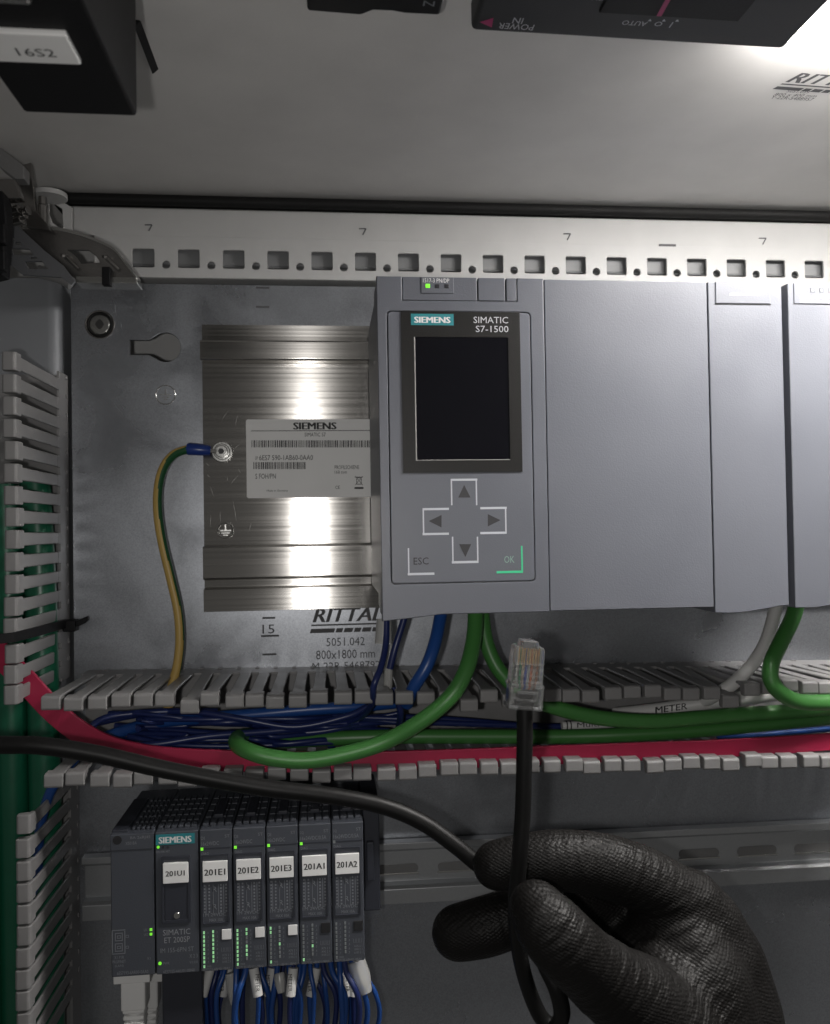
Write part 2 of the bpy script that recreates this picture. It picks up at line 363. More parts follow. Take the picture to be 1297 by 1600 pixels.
# the left side of the cabinet
m = MB(); q = rect(-60, 434, 99, 1700, -2)
m.prism([(-260, 0), (q[2]-7, 0)]+[(q[2]-7+7*math.sin(R(a)), 7-7*math.cos(R(a))) for a in range(15, 91, 15)]+[(q[2], 60), (q[2]-2, 60), (q[2]-2, 7.5), (q[2]-7, 2), (-260, 2)], q[3], -420, fn=lambda a, b, c: (a, b-2, c))
side = tag(m.build('side_post', mat('side_post_paint', (.21, .22, .235), .5, .2, bump=.04, bscale=900), ang=50), 'grey rounded upright post left of the mounting plate', None, None, 'structure')

# ------------------------------------------------------------------ roof corner hardware at the upper left
CB = thing('corner_bracket', (-170, -20, 140), 'nickel and grey sheet metal corner bracket at the left end of the frame', 'bracket')
def plate2(pts, holes, Y, t, name, mt, bev=.3, tilt=0, parent=CB):
    m = MB(); z0 = min(xz(*p, Y)[1] for p in pts)
    m.curve2d([[xz(*p, Y) for p in pts]]+[[xz(*p, Y) for p in h] for h in holes], t, bev*.6, lambda a, b, c: (a, Y-c+tilt*(b-z0), b))
    return m.build(name, mt, parent, ang=30)
plate2([(74, 305), (82, 311), (100, 317), (113, 325), (113, 378), (74, 368)], [[(77, 313), (98, 327), (100, 362), (82, 348), (77, 335)]], -6, 1.5, 'fixing_tab', PAINT)
m = MB(); c = PL(78, 306, -18); m.tube([(c.x, c.y, c.z-1.3), (c.x, c.y, c.z+1.3)], 8.6, 32); m.build('washer', PAINT, CB, .3)
plate2([(28, 262), (50, 256), (57, 330), (76, 352), (80, 362), (44, 356), (38, 325)], [], -30, 3, 'post', NICKEL)
m = MB(); a = PL(66, 322, -26); b2 = PL(67, 352, -26); m.tube([a, b2], 2.6, 14); m.tube([PL(66, 308, -26), PL(66, 320, -26)], 2.0, 10); m.build('pin', NICKEL, CB)
plate2([(0, 345), (12, 338), (70, 392), (100, 416), (118, 440), (112, 446), (96, 434), (36, 430), (14, 412), (0, 420)],
       [[(14, 371), (22, 371), (24, 375), (14, 375)], [(18, 388), (46, 390), (53, 399), (22, 399)], [(40, 409), (66, 409), (76, 421), (46, 421)], [(24, 379), (33, 379), (34, 383), (26, 383)], [(48, 403), (58, 403), (60, 406), (50, 406)]], -40, 1.6, 'perforated_strut', mat('dark_zinc_strut', (.16, .165, .175), .4, .5))
# bent shelf: curved rim above, web with window, foot flange
rim = [(36, 356), (60, 357), (90, 359), (125, 367), (155, 378), (178, 390), (193, 408), (205, 424), (214, 436)]
web = rim+[(212, 438), (120, 438), (110, 432), (96, 416), (60, 388), (40, 366)]
plate2(web, [[(108, 393), (140, 393), (152, 402), (158, 412), (128, 414), (122, 404)]], -22, 1.6, 'shelf_web', NICKEL, .2, -.12)
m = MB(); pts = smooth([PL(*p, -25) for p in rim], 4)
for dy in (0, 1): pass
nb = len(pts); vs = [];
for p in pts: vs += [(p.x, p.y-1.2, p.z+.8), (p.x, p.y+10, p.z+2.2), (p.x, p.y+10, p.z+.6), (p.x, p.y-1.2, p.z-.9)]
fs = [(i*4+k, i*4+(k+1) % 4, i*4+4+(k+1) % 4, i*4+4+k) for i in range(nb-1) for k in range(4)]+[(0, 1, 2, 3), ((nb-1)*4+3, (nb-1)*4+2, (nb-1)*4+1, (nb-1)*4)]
m.add(vs, fs).build('shelf_rim', SCREWM, CB, .25)  # brighter metal than the web: the light along the rim put into its colour
m = MB(); r = rect(120, 434, 216, 444, -24); m.box(r[0], r[2], -26, -14, r[1], r[3]); m.build('foot_flange', SCREWM, CB, .3)
m = MB(); r = rect(160, 418, 173, 446, -28); m.box(r[0], r[2], -29.5, -25, r[1], r[3]); m.build('catch', BLK, CB, .4)
for p, q2 in (((99, 398), (122, 420)), ((164, 400), (185, 421))):
    m = MB(); m.tube(smooth([PL(*p, -27), PL((p[0]+q2[0])/2, (p[1]+q2[1])/2, -26.5), PL(*q2, -25)], 3), 1.0, 8)
    m.tube([PL(p[0], p[1]-1, -28.5), PL(p[0], p[1]+3, -28)], 1.5, 8); m.build('stiffening_bead', SCREWM if p[0] == 1 else NICKEL, CB)
m = MB(); m.tube(smooth([PL(*p, -34) for p in ((60, 424), (95, 434), (112, 443))], 4), 3.2, 10); m.build('weld_bead', GREYM, CB)
m = MB()
for px, py in ((14, 322), (24, 330), (33, 338), (28, 346), (38, 332)):
    c = PL(px, py, -46); m.tube([c+Vector((-2.4, 1, 0)), c+Vector((2.4, -1, .8))], 2.3, 8)
m.build('bolt_cluster', NICKEL, CB, .3)
m = MB(); m.prism([xz(*p, -46) for p in ((0, 262), (2, 232), (40, 262), (40, 282), (26, 282))], -48, -40); m.build('upper_arm', GREYM, CB, .5)
m = MB(); m.prism([xz(*p, -52) for p in ((-30, 282), (26, 282), (36, 312), (-30, 316))], -54, -48); m.build('upper_clamp', NICKEL, CB, .6)
m = MB(); m.prism([xz(*p, -60) for p in ((-40, 300), (6, 300), (10, 318), (12, 350), (8, 400), (6, 430), (-40, 440))], -62, -52)
for y in (350, 392): m.prism([xz(*p, -64) for p in ((-40, y), (9, y), (10, y+32), (-40, y+34))], -66, -61)
m.build('hinge', BLK, CB, .8)

# ------------------------------------------------------------------ things under the roof
SB = PL(215, 183, -196); zb0 = SB.z                                   # door switch box: underside at this height
sx1 = SB.x; sx0 = PL(38, 181, -196).x
DS = thing('door_switch', ((sx0+sx1)/2, -230, zb0), 'black box with a white printed tag hanging under the roof at upper left', 'switch')
m = MB(); m.box(sx0, sx1, -300, -196, zb0, RZ-.5); m.build('housing', BLK, DS, 1.2)
m = MB(); m.box(sx0-40, sx1-6, -330, -262, zb0-3, zb0+20); m.build('switch_front', BLK, DS, 1)
a, b2 = PZ(22, 98, zb0-1.5), PZ(125, 97, zb0-1.5); c2 = PZ(102, 56, zb0-1.5)
m = MB(); m.box(a.x-14, b2.x, c2.y, a.y, zb0-1.5, zb0+.5); tg_ = m.build('label_tag', STICK, DS, .5)
m = MB(); t0, t1, t2 = PZ(30, 87, zb0-1.6), PZ(88, 87, zb0-1.6), PZ(28, 75, zb0-1.6)
m.text('16S2', 0, 0, 1, 1, 0, fn=lambda u, v, w: (t0.x+(t1.x-t0.x)*u, t0.y+(t2.y-t0.y)*v, zb0-1.62)); m.build('printed_text', INK, tg_, smooth=False)
m = MB(); c = PL(16, 2, -268); m.tube([c+Vector((-4, 0, 3)), c+Vector((4, 0, 3))], 3.0, 12); m.build('terminal', SCREWM, DS, .4)
m = MB(); a = [PL(*p, -150) for p in ((210, 46), (214, -30), (275, -30), (262, 0))]; m.prism([(p.x, p.z) for p in a], -152, -118)
tag(m.build('mounting_ear', BLK, None, .8), 'small black pointed ear beside the tagged box under the roof', 'bracket')
# interior lamp: black housing with printed face and white diffuser
LZ = 177.0
e0 = PZ(737, 49, LZ); e1 = PZ(1225, 79, LZ); eb = (e0.y+e1.y)/2
LP = thing('cabinet_lamp', ((e0.x+e1.x)/2, eb-20, LZ), 'black interior lamp housing with printed switch face and lit white diffuser', 'lamp')
lx0, lx1 = e0.x, e1.x
m = MB(); m.box(lx0, lx1, eb-70, eb, LZ, RZ-2); m.build('housing', BLKG, LP, 2.0, 3)
m = MB(); m.box(lx1+.3, lx1+230, eb-64, eb-.5, LZ+.6, RZ-2.5); m.build('diffuser', LAMP, LP, 2.5, 3)
m = MB(); r0 = PZ(935, 17, LZ); r1 = PZ(1165, 27, LZ); m.box(r0.x, r1.x-2, eb-70.5, r0.y, LZ-1.2, LZ+.5); m.build('rocker_switch', BLK, LP, .6)
m = MB()
def TL(txt, x0, y0, x1, y1, mi):                                      # upside down: reads from the door side
    a, b_, c_ = PZ(x1, y0, LZ-.15), PZ(x0, y0, LZ-.15), PZ(x1, y1, LZ-.15)
    m.text(txt, 0, 0, 1, 1, 0, mi, .0, fn=lambda u, v, w: (a.x+(b_.x-a.x)*u, a.y+(c_.y-a.y)*v, LZ-.15))
TL('POWER', 780, 41, 836, 50, 0); TL('IN', 803, 31, 819, 40, 0); TL('AUTO', 974, 34, 1014, 41, 0); TL('O', 1026, 34, 1038, 41, 0); TL('I', 1052.2, 34, 1053.8, 43, 0); TL('230V 50Hz', 880, 0, 960, 3, 0)
for px in (1016, 1038, 1059):
    m.add([PZ(px-3, 33, LZ-.15), PZ(px+3, 33, LZ-.15), PZ(px+1, 29.5, LZ-.15)], [(0, 1, 2)])
m.add([PZ(*p, LZ-.15) for p in ((750, 38), (771, 31), (769, 46))], [(0, 1, 2)], 1)
m.add([PZ(*p, LZ-1.35) for p in ((1026, 25), (1034, 25), (1049, -4), (1041, -4))], [(0, 1, 2, 3)], 1)
m.build('printed_face', [GREYP, MAG], LP, smooth=False)
LP.rotation_euler.z = math.atan2(e1.y-e0.y, e1.x-e0.x)*.9
m = MB(); a = PZ(480, 18, LZ-4); b2 = PZ(688, 22, LZ-4)
m.prism([(a.x, a.y), (a.x+18, a.y+1), (a.x+22, a.y-2), (b2.x-16, a.y-2), (b2.x-12, b2.y+1), (b2.x, b2.y+1), (b2.x, a.y-60), (a.x, a.y-60)], LZ-4, LZ+16, fn=lambda a_, b_, c_: (a_, b_, c_))
PC = thing('power_plug', ((a.x+b2.x)/2, a.y-20, LZ-4), 'small black plug connector with wavy edge at top centre under the roof', 'plug')
m.build('shell', BLK, PC, 1)
m = MB(); m.box(b2.x-1, lx0+6, a.y-40, a.y-8, LZ, LZ+10); m.build('neck', BLK, PC, 1)
m = MB(); a_, b_, c_ = PZ(680, 2, LZ-4.1), PZ(662, 2, LZ-4.1), PZ(680, 10, LZ-4.1); m.text('N', 0, 0, 1, 1, 0, fn=lambda u, v, w: (a_.x+(b_.x-a_.x)*u, a_.y+(c_.y-a_.y)*v, LZ-4.12)); m.build('printed_letter', GREY2, PC, smooth=False)

# ------------------------------------------------------------------ controller rail with its sticker and earth screw
RL = thing('mounting_rail', (0, -4, -43), 'shiny brushed steel profile rail on the plate beside the controller', 'rail')
x0, x1 = -67.2, 300
za, zb_, zc, zd, ze, zf, zg = (PL(316, y, -6).z for y in (505, 534, 567, 853, 906, 921, 956))
prof = [(0, za), (-3.5, za), (-3.5, zb_+1), (-10.5, zb_), (-11.5, zb_-1), (-11.5, zc+1.5), (-10.5, zc+.6), (-4, zc), (-4, zd), (-9, zd-.4), (-9.5, zd-1.2), (-9.5, ze+1), (-8.5, ze), (-4, ze-.5), (-4, zf+.7), (-8.5, zf), (-8.5, zg), (0, zg)]
MB().prism(prof, x0, x1, fn=lambda a, b, c: (c, a, b)).build('profile', POLISH, RL, .25, 2, ang=25)
LY = -4.25
m = MB(); q = rect(385, 655, 640, 777, LY); m.prism(rr(*q, 1.2), LY, LY+.15)
st = m.build('sticker', STICK, RL)
m = MB(); Y2 = LY-.1
T(m, 'SIEMENS', 458, 660, 526, 671, Y2, 0, .012); T(m, 'SIMATIC S7', 476, 676, 509, 682, Y2); T(m, '6ES7 590-1AB60-0AA0', 405, 711, 489, 719, Y2); T(m, '1P', 399, 713, 403, 719, Y2)
T(m, 'S FOH/PN', 399, 740, 431, 748, Y2); T(m, 'PROFILSCHIENE', 523, 727, 561, 733, Y2); T(m, '160 mm', 523, 735, 542, 740, Y2); T(m, 'Made in Germany', 417, 765, 450, 769, Y2); T(m, 'CE', 524, 759, 531, 764, Y2)
m.flat(rc(*rect(392, 672.3, 640, 673.3, Y2)), Y2)
rb = random.Random(3)
for X0, X1, ya, yb in ((393, 628, 688, 699), (396, 478, 722, 733)):
    x = X0
    while x < X1:
        w = rb.choice((.8, .8, 1.2, 1.8)); m.flat(rc(*rect(x, ya, x+w, yb, Y2)), Y2); x += w+rb.choice((.8, 1.0, 1.5))
for a, b, c, d in ((556, 746, 565, 747), (557, 748, 558, 757), (564, 748, 565, 757), (557, 756, 565, 757), (554, 745, 567, 745.8), (554, 761, 568, 764)): m.flat(rc(*rect(a, b, c, d, Y2)), Y2)
for p, q in (((555, 744), (567, 758)), ((567, 744), (555, 758))): m.tube([PL(*p, Y2-.02), PL(*q, Y2-.02)], .12, 4)
m.build('printed_text', INK, st, smooth=False)
m = MB(); rs = random.Random(9)
for k in range(16):
    x, z = rs.uniform(-64, -40), rs.uniform(-5, 75); a = rs.uniform(.6, 2.5); l = rs.uniform(2, 8); dx, dz = math.cos(a)*l, math.sin(a)*l; nx, nz = -math.sin(a)*.08, math.cos(a)*.08
    m.add([(x, -4.06, z), (x+dx*.5+nx*3, -4.06, z+dz*.5+nz*3), (x+dx, -4.06, z+dz), (x+dx*.5+nx, -4.06, z+dz*.5+nz)], [(0, 1, 2, 3)])
m.build('scratch_mark', mat('rail_scratch', (.55, .54, .52), .55, .7), RL, smooth=False)['kind'] = 'stuff'
c = xz(347, 706, -5)
m = MB(); m.disc(c, 5.7, -5.6, -4); m.disc(c, 4.4, -6.6, -5.6); m.disc(c, 3.4, -9, -6.6); m.build('earth_screw', SCREWM, RL, .5)
MB().disc(c, 1.7, -9.1, -8.9, 6).build('screw_socket', LEDD, RL)
c = xz(352, 829, -5); m = MB(); m.ring(c, 4.2, .4, -4.2); m.box(c[0]-2.8, c[0]+2.8, -4.6, -4, c[1]-.3, c[1]+.3); m.box(c[0]-2.2, c[0]+2.2, -4.6, -4, c[1]-1.6, c[1]-1.1); m.box(c[0]-1.2, c[0]+1.2, -4.6, -4, c[1]-2.8, c[1]-2.3); m.box(c[0]-.3, c[0]+.3, -4.65, -4, c[1], c[1]+3.2)
m.build('earth_mark', SCREWM, RL)
EW = thing('earth_wire', PL(268, 1075, -22), 'green and yellow striped earth wire curving from rail screw down into duct', 'wire')
pth = smooth([PL(*p) for p in ((312, 703, -11), (296, 702, -12), (272, 710, -15), (255, 732, -18), (247, 765, -20), (247, 805, -22), (254, 850, -23), (267, 905, -24), (278, 955, -24), (281, 1000, -24), (277, 1040, -24), (268, 1075, -24), (262, 1110, -24))], 6)
MB().tube(pth, 2.35, 32, lambda i, k: 1 if ((k+4+int(i*.13)) % 32) < 17 else 0).build('insulation', [EGR, YEL], EW)
m = MB(); m.tube([PL(292, 701, -12), PL(295, 701.5, -12), PL(316, 703, -12), PL(328, 704, -11)], [3.0, 3.3, 3.1, 2.6], 14); m.build('crimp_sleeve', FERR, EW)
m = MB(); m.tube([PL(326, 704, -10), PL(338, 705.5, -9.3)], 1.1, 8); m.build('ring_terminal', SCREWM, EW)

# ------------------------------------------------------------------ controllers
FR = -108.0; ZT = 109.2; ZB = -37.6
def P2(px, py): return xz(px, py, FR)
def crop7(cx, cy): return P2(570+cx/4.323, 720+cy/4.323)
XA, XB, XC, XD = 22.3, 96.2, 171.9, 207.6
def inset(poly, d):
    cx = sum(p[0] for p in poly)/len(poly); cz = sum(p[1] for p in poly)/len(poly)
    return [(p[0]-math.copysign(d, p[0]-cx), p[1]-math.copysign(d, p[1]-cz)) for p in poly]
PLC = thing('controller', (115, -60, ZB), 'grey controller with dark display, arrow keys and two plain front covers', 'controller')
MB().box(XA+1.2, XD-.6, -86, -9, ZB+6, ZT-.6).build('body', S7B, PLC, .8)
m = MB(); m.box(XA+.2, XA+6, -104, -84, ZB+2, ZT-.8); m.build('side_rib', S7B, PLC, .5)
# display front: shell with openings, each filled by its own panel over a dark joint
pr = rect(607.5, 486.5, 833, 911, FR); z470 = P2(700, 470)[1]
wins = [('led_cover', rect(628, 420, 746, 470, FR)), ('reading_cover', rect(746.5, 420, 790, 470.5, FR)), ('latch', rect(790.5, 420, 808, 471, FR))]
bl = P2(597.5, 971)[1]; bm_ = P2(690, 960)[1]
outer = [(XA, ZT), (XB, ZT), (XB, P2(858, 956)[1]), (P2(690, 960)[0], bm_), (P2(640, 966)[0], P2(640, 966.5)[1]), (XA+.3, bl)]
outer_cut = [(XA, ZT), (wins[0][1][0], ZT), (wins[0][1][0], wins[0][1][1]), (wins[2][1][2], wins[2][1][1]), (wins[2][1][2], ZT)] + outer[1:]
m = MB(); m.curve2d([outer_cut, rr(*pr, 2)], 4.0, .35, lambda a, b, c: (a, FR+2.35-c, b)); m.build('front_shell', S7, PLC, ang=30)
m = MB(); m.prism([(XA+.6, ZT-.6), (XB-.3, ZT-.6), (XB-.3, ZB+1), (XA+.9, bl+1.5)], FR+3.0, -84); m.build('front_core', S7B, PLC)
m = MB(); m.prism(rr(pr[0]+.4, pr[1]+.4, pr[2]-.4, pr[3]-.4, 1.7), FR-.1, FR+4); fp = m.build('key_panel', S7, PLC, .35)
for nm, q in wins:
    m = MB(); m.prism(rc(q[0]+.25, q[1]+.25, q[2]-.25, ZT), FR+.2, FR+4); w = m.build(nm, S7, PLC, .3)
    if nm == 'led_cover':
        q = rect(658, 437, 709, 458.5, FR); m = MB(); m.box(q[0], q[2], FR-.15, FR+.4, q[1], ZT-.2); lw = m.build('led_window', S7, w, .15)
        m = MB(); T(m, '1517-3 PN/DP', 661, 435, 702, 441.5, FR-.2); m.build('printed_text', WHITE, w, smooth=False)
for (cx, cy), mt in (((425, 116), LEDG), ((489, 118), LEDD), ((553, 118), LEDD)):
    c = P2(570+cx/4.323, 420+cy/4.323); m = MB(); m.box(c[0]-1, c[0]+1, FR-.35, FR+.2, c[1]-.9, c[1]+.9); m.build('indicator', mt, PLC, .15)
BY = FR-.16
q = rect(628, 487.5, 814, 738, FR); qs = rect(648, 527, 795.5, 719.5, FR)
m = MB(); m.curve2d([rc(*q), rc(*qs)], .5, .08, lambda a, b, c: (a, FR-.2-c, b)); m.build('display_bezel', BEZEL, PLC)
m = MB(); m.box(qs[0]+.05, qs[2]-.05, FR-.18, FR+.3, qs[1]+.05, qs[3]-.05); m.build('screen', GLASS, PLC)
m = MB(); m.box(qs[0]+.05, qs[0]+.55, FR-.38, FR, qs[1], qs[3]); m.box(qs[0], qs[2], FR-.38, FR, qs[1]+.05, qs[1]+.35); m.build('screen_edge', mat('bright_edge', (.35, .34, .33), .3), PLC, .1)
m = MB(); BY = FR-.6; q = rect(642, 491, 708.5, 508.5, FR); m.box(q[0], q[2], BY, FR-.4, q[1], q[3]); bd = m.build('badge', TEAL, PLC)
m = MB(); T(m, 'SIEMENS', 647, 495, 704, 504.5, BY-.08, 0, .012); m.build('printed_text', WHITE, bd, smooth=False)
m = MB(); T(m, 'SIMATIC', 740, 495, 794, 505, FR-.62); m.build('printed_text', GREYP, PLC, smooth=False); m = MB(); T(m, 'S7-1500', 743.5, 509, 794.5, 519, FR-.62); m.build('printed_text', GREYP, PLC, smooth=False)
KY = FR-.2
m = MB()
def bar(m, x0, y0, x1, y1, mi=0):
    a = crop7(x0, y0); b = crop7(x1, y1); m.flat(rc(a[0], b[1], b[0], a[1]), KY, mi)
t = 12
for x0, y0, x1, y1, op in ((580, 122, 760, 300, 'd'), (390, 320, 568, 500, 'r'), (780, 313, 958, 493, 'l'), (588, 513, 768, 690, 'u')):
    if op != 'u': bar(m, x0, y0, x1, y0+t)
    if op != 'd': bar(m, x0, y1-t, x1, y1)
    if op != 'l': bar(m, x0, y0+(t if op != 'u' else 0), x0+t, y1-(t if op != 'd' else 0))
    if op != 'r': bar(m, x1-t, y0+(t if op != 'u' else 0), x1, y1-(t if op != 'd' else 0))
bar(m, 290, 590, 302, 758); bar(m, 290, 758, 470, 770)
bar(m, 1054, 575, 1068, 745, 1); bar(m, 890, 745, 1068, 757, 1)
for tri in (((631, 248), (714, 248), (671, 163)), ((432, 407), (518, 450), (518, 366)), ((831, 443), (916, 401), (831, 360)), ((637, 563), (679, 650), (718, 563))):
    m.flat([crop7(*p) for p in tri], KY, 2)
a = crop7(330, 702); b = crop7(430, 652); m.text('ESC', a[0], a[1], b[0], b[1], KY, 4)
a = crop7(942, 690); b = crop7(1010, 642); m.text('OK', a[0], a[1], b[0], b[1], KY, 3)
m.build('key_print', [mat('key_outline_print', (.47, .49, .53), .6), GREENP, TRI, PALEGREEN, INK], fp, smooth=False)
for nm, xa, xb, pts in (('front_cover', XB+.35, XC-.2, [(858, 956), (1110, 949)]), ('front_cover', XC+.35, XD-.3, None)):
    if pts: bot = [(xb, P2(1112, 949)[1]), (xa, P2(862, 955)[1])]
    else: bot = [(xb, P2(1236, 946)[1]), (xb-4, P2(1222, 947)[1]), (P2(1195, 951)[0], P2(1195, 952)[1]), (P2(1165, 956)[0], P2(1165, 957)[1]), (P2(1140, 958)[0], P2(1140, 958.5)[1]), (xa, P2(1116, 957.5)[1])]
    m = MB(); m.prism([(xa, ZT-.3), (xb, ZT-.3)]+bot, FR+.2, FR+24); cv = m.build(nm, S7, PLC, .45)
    m = MB(); m.box(xa+1, xb-1.5, FR+20, -80, ZB+5, ZT-1); m.build('cover_core', S7B, PLC)
    if not pts:
        q = rect(1118, 443, 1203, 474.5, FR); m = MB(); m.box(q[0], q[2], FR-.35, FR+.5, q[1], ZT-.3); m.build('label_strip', S7, cv, .3)
        m = MB(); m.box(q[0]-.3, q[2]+.35, FR-.05, FR+.3, q[1]-.4, q[1]); m.build('strip_joint', DARKGAP, cv)
        m = MB(); T(m, '6ES7517-3AP00-0AB0', 1140, 458, 1188, 462, FR-.42); m.build('printed_text', GREYP, cv, smooth=False)
m = MB(); m.box(XC-8, XC-.5, FR+4, FR+30, ZB+.5, ZB+8); m.build('cover_hinge', S7B, PLC, .8)
MD = thing('module', (250, -60, ZB), 'grey plug-in module at the right border with square indicator windows', 'module')
mx0 = XD+2.6; mx1 = mx0+35
MB().box(mx0+1, mx1-.5, -86, -9, ZB+6, ZT-.6).build('body', S7B, MD, .8)
m = MB(); m.prism([(mx0, ZT-.3), (mx1, ZT-.3), (mx1, ZB+2), (mx0+22, ZB-.4), (mx0+10, ZB-1.9), (mx0, ZB-1.7)], FR+.1, FR+24); cv = m.build('front_cover', S7, MD, .45)
q = rect(1240, 440, 1352, 475.5, FR); m = MB(); m.box(q[0], q[2], FR-.4, FR+.5, q[1], ZT-.3); m.build('label_strip', S7, cv, .3)
for px in (1269, 1283, 1297, 1311):
    c = P2(px, 453.5); m = MB(); m.curve2d([rc(c[0]-1, c[1]-1, c[0]+1, c[1]+1), rc(c[0]-.6, c[1]-.6, c[0]+.6, c[1]+.6)], .3, 0, lambda a, b, c_: (a, FR-.5-c_, b)); m.box(c[0]-.6, c[0]+.6, FR-.45, FR-.3, c[1]-.6, c[1]+.6, 1); m.build('indicator', [S7B, LEDOFF], MD)
m = MB(); T(m, 'RUN ERROR MAINT', 1248, 444, 1300, 447.5, FR-.46); T(m, 'DI 32x24VDC HF', 1250, 462, 1300, 466, FR-.46); T(m, '521-1BL00-0AB0', 1250, 469, 1300, 473, FR-.46); m.build('printed_text', GREYP, MD, smooth=False)
m = MB(); m.box(mx1+.5, mx1+60, FR+.1, -9, ZB+1, ZT-.5)

# ------------------------------------------------------------------ cable ducts with single fingers
def finger_mesh():                                                    # lies in the plane z=0, points to -Y, outer side is -Z
    m = MB(); w = 2.95
    m.prism([(-w, -18), (w, -18), (w, -57), (w+.1, -61), (w+.1, -69.5), (-w-.1, -69.5), (-w-.1, -61), (-w, -57)], -.75, .75, fn=lambda a, b, c: (a, b, c))
    m.prism([(-69.4, 1.3), (-75, 1.1), (-76, .2), (-76, -4.6), (-75, -5.4), (-72.5, -5.4), (-71.5, -4.6), (-71, -.9), (-69.4, -.9)], -4.25, 4.25, fn=lambda a, b, c: (c, a, b))
    o = m.build('finger', DUCT, None, .6, 2, ang=50); me = o.data; me.transform(Matrix.Translation(o.location)); bpy.data.objects.remove(o); return me
FING = finger_mesh()
def finger(parent, mtx):
    o = bpy.data.objects.new('finger', FING); COL.objects.link(o); o.matrix_basis = mtx; adopt(o, parent); return o
def fm(loc, rz, tilt=0, yaw=0, sc=1): return Matrix.Translation(Vector(loc)*MM) @ rz @ Matrix.Rotation(yaw, 4, 'Z') @ Matrix.Translation((0, -.02, 0)) @ Matrix.Rotation(tilt, 4, 'X') @ Matrix.Translation((0, .02, 0))
DY = -75
uA = PL(82, 1102, DY); uB = PL(1128+14, 1083, DY); pitch = (uB.x-uA.x)/32; usl = (uB.z-uA.z)/(uB.x-uA.x)
lA = PL(82, 1223, DY); lB = PL(1122.7+14, 1195, DY); lp = (lB.x-lA.x)/32; lsl = (lB.z-lA.z)/(lB.x-lA.x)
uz = uA.z+2.6; lz = lA.z+2.6
HD = thing('cable_duct', (60, -38, lz), 'long grey horizontal slotted cable duct full of wires below the controller', 'cable duct')
tl = math.atan(usl)
RI = Matrix.Rotation(-tl, 4, 'Y')
for (p0, z0, sl, nm) in ((uA, uz, usl, 'upper'), (lA, lz, lsl, 'lower')):
    m = MB(); xa, xb = p0.x-5, p0.x+430
    ss = [(xa, 0), (xb, 0), (xb, -18.2)]
    n = int((xb-xa)/pitch)
    teeth = [(0, 0), (xb-xa, 0), (xb-xa, -15)]
    xs = 5.0; seg = []
    k = n
    while k >= 0:
        cxk = xs+k*pitch; seg += [(cxk+3.0, -14.6), (cxk+3.0, -18.3), (cxk-3.0, -18.3), (cxk-3.0, -14.6)]; k -= 1
    m.prism([(0, 0), (xb-xa, 0), (xb-xa, -14.6)]+[q for q in seg if q[0] < xb-xa-.1]+[(0, -14.6)], -.75, .75, fn=lambda a, b, c: (xa+a, b, z0+sl*(a-xs)+c))
    m.build('wall_strip', DUCT, HD, .2)
    for k in range(n):
        x = p0.x+k*pitch; t = random.uniform(-.022, .016); y = random.uniform(-.012, .012); dz = 0
        if nm == 'upper':
            if k == 6: t += .05
            if k in (17,): t += .025
            if k in (19, 32): t += .085
            if k == 21: t += .03
            if k in (33, 34, 35, 36, 37, 38): t -= .03
        finger(HD, fm((x, 0, z0+sl*(x-p0.x)), RI, t, y))
m = MB()
for k in range(40):
    for p0, z0, sl in ((uA, uz, usl), (lA, lz, lsl)):
        x = p0.x+(k+.5)*pitch; z = z0+sl*(x-p0.x); m.box(x-1.1, x+1.1, -3.5, -1.5, z+.7, z+1.3)
m.build('score_nib', DUCT, HD)
m = MB(); m.prism([(uA.x-6, uz), (uA.x+440, uz+usl*440), (uA.x+440, lz+lsl*440), (lA.x-6, lz)], -1.8, -.4); m.build('floor', DUCT, HD)
# vertical ducts on the left
def vduct(label, x, ztop, zs, zend, tilts):
    V = thing('cable_duct', (x-18, -38, zend), label, 'cable duct')
    RV = Matrix.Rotation(R(90), 4, 'Y')                               # local x -> -z, local -z -> -x : heads point away from the plate
    m = MB()
    poly = [(ztop, 0), (ztop, -14.6)]
    for z in zs: poly += [(z+3, -14.6), (z+3, -18.3), (z-3, -18.3), (z-3, -14.6)]
    poly += [(zend, -14.6), (zend, 0)]
    m.prism(poly, x-.75, x+.75, fn=lambda a, b, c: (c, b, a)); m.build('wall_strip', DUCT, V, .2)
    for z, t in zip(zs, tilts): finger(V, fm((x, 0, z), RV, t+random.uniform(-.01, .01), 0))
    m = MB()
    for z in zs: m.box(x+.7, x+1.3, -4.6, -2.4, z+4.4, z+6.4)
    m.build('score_nib', DUCT, V)
    m = MB(); m.box(x-44, x, -3.2, -1.9, zend, ztop); m.build('floor', DUCT, V)
    return V
hx = PL(17, 830, DY).x+2.2
hz = [PL(20, y+14, DY).z for y in (550, 585, 620, 655, 690, 725, 760, 794, 829, 864, 899, 934, 967, 1008, 1040, 1072)]
vduct('upper grey vertical slotted duct at the left edge over green conduits', hx, hz[0]+7, hz, hz[-1]-5, [0]*12+[.0, .0, .0, .0])
hx2 = PL(36, 1430, DY).x+2.2
hz2 = [PL(37, y+14, DY).z for y in [1274, 1311.6, 1347, 1381, 1414.6, 1448, 1482.7, 1516.7, 1549.7, 1584, 1618, 1652]]
vduct('lower grey vertical slotted duct left of the dark input output station', hx2, hz2[0]+7, hz2, hz2[-1]-30, [-.02]+[0]*11)
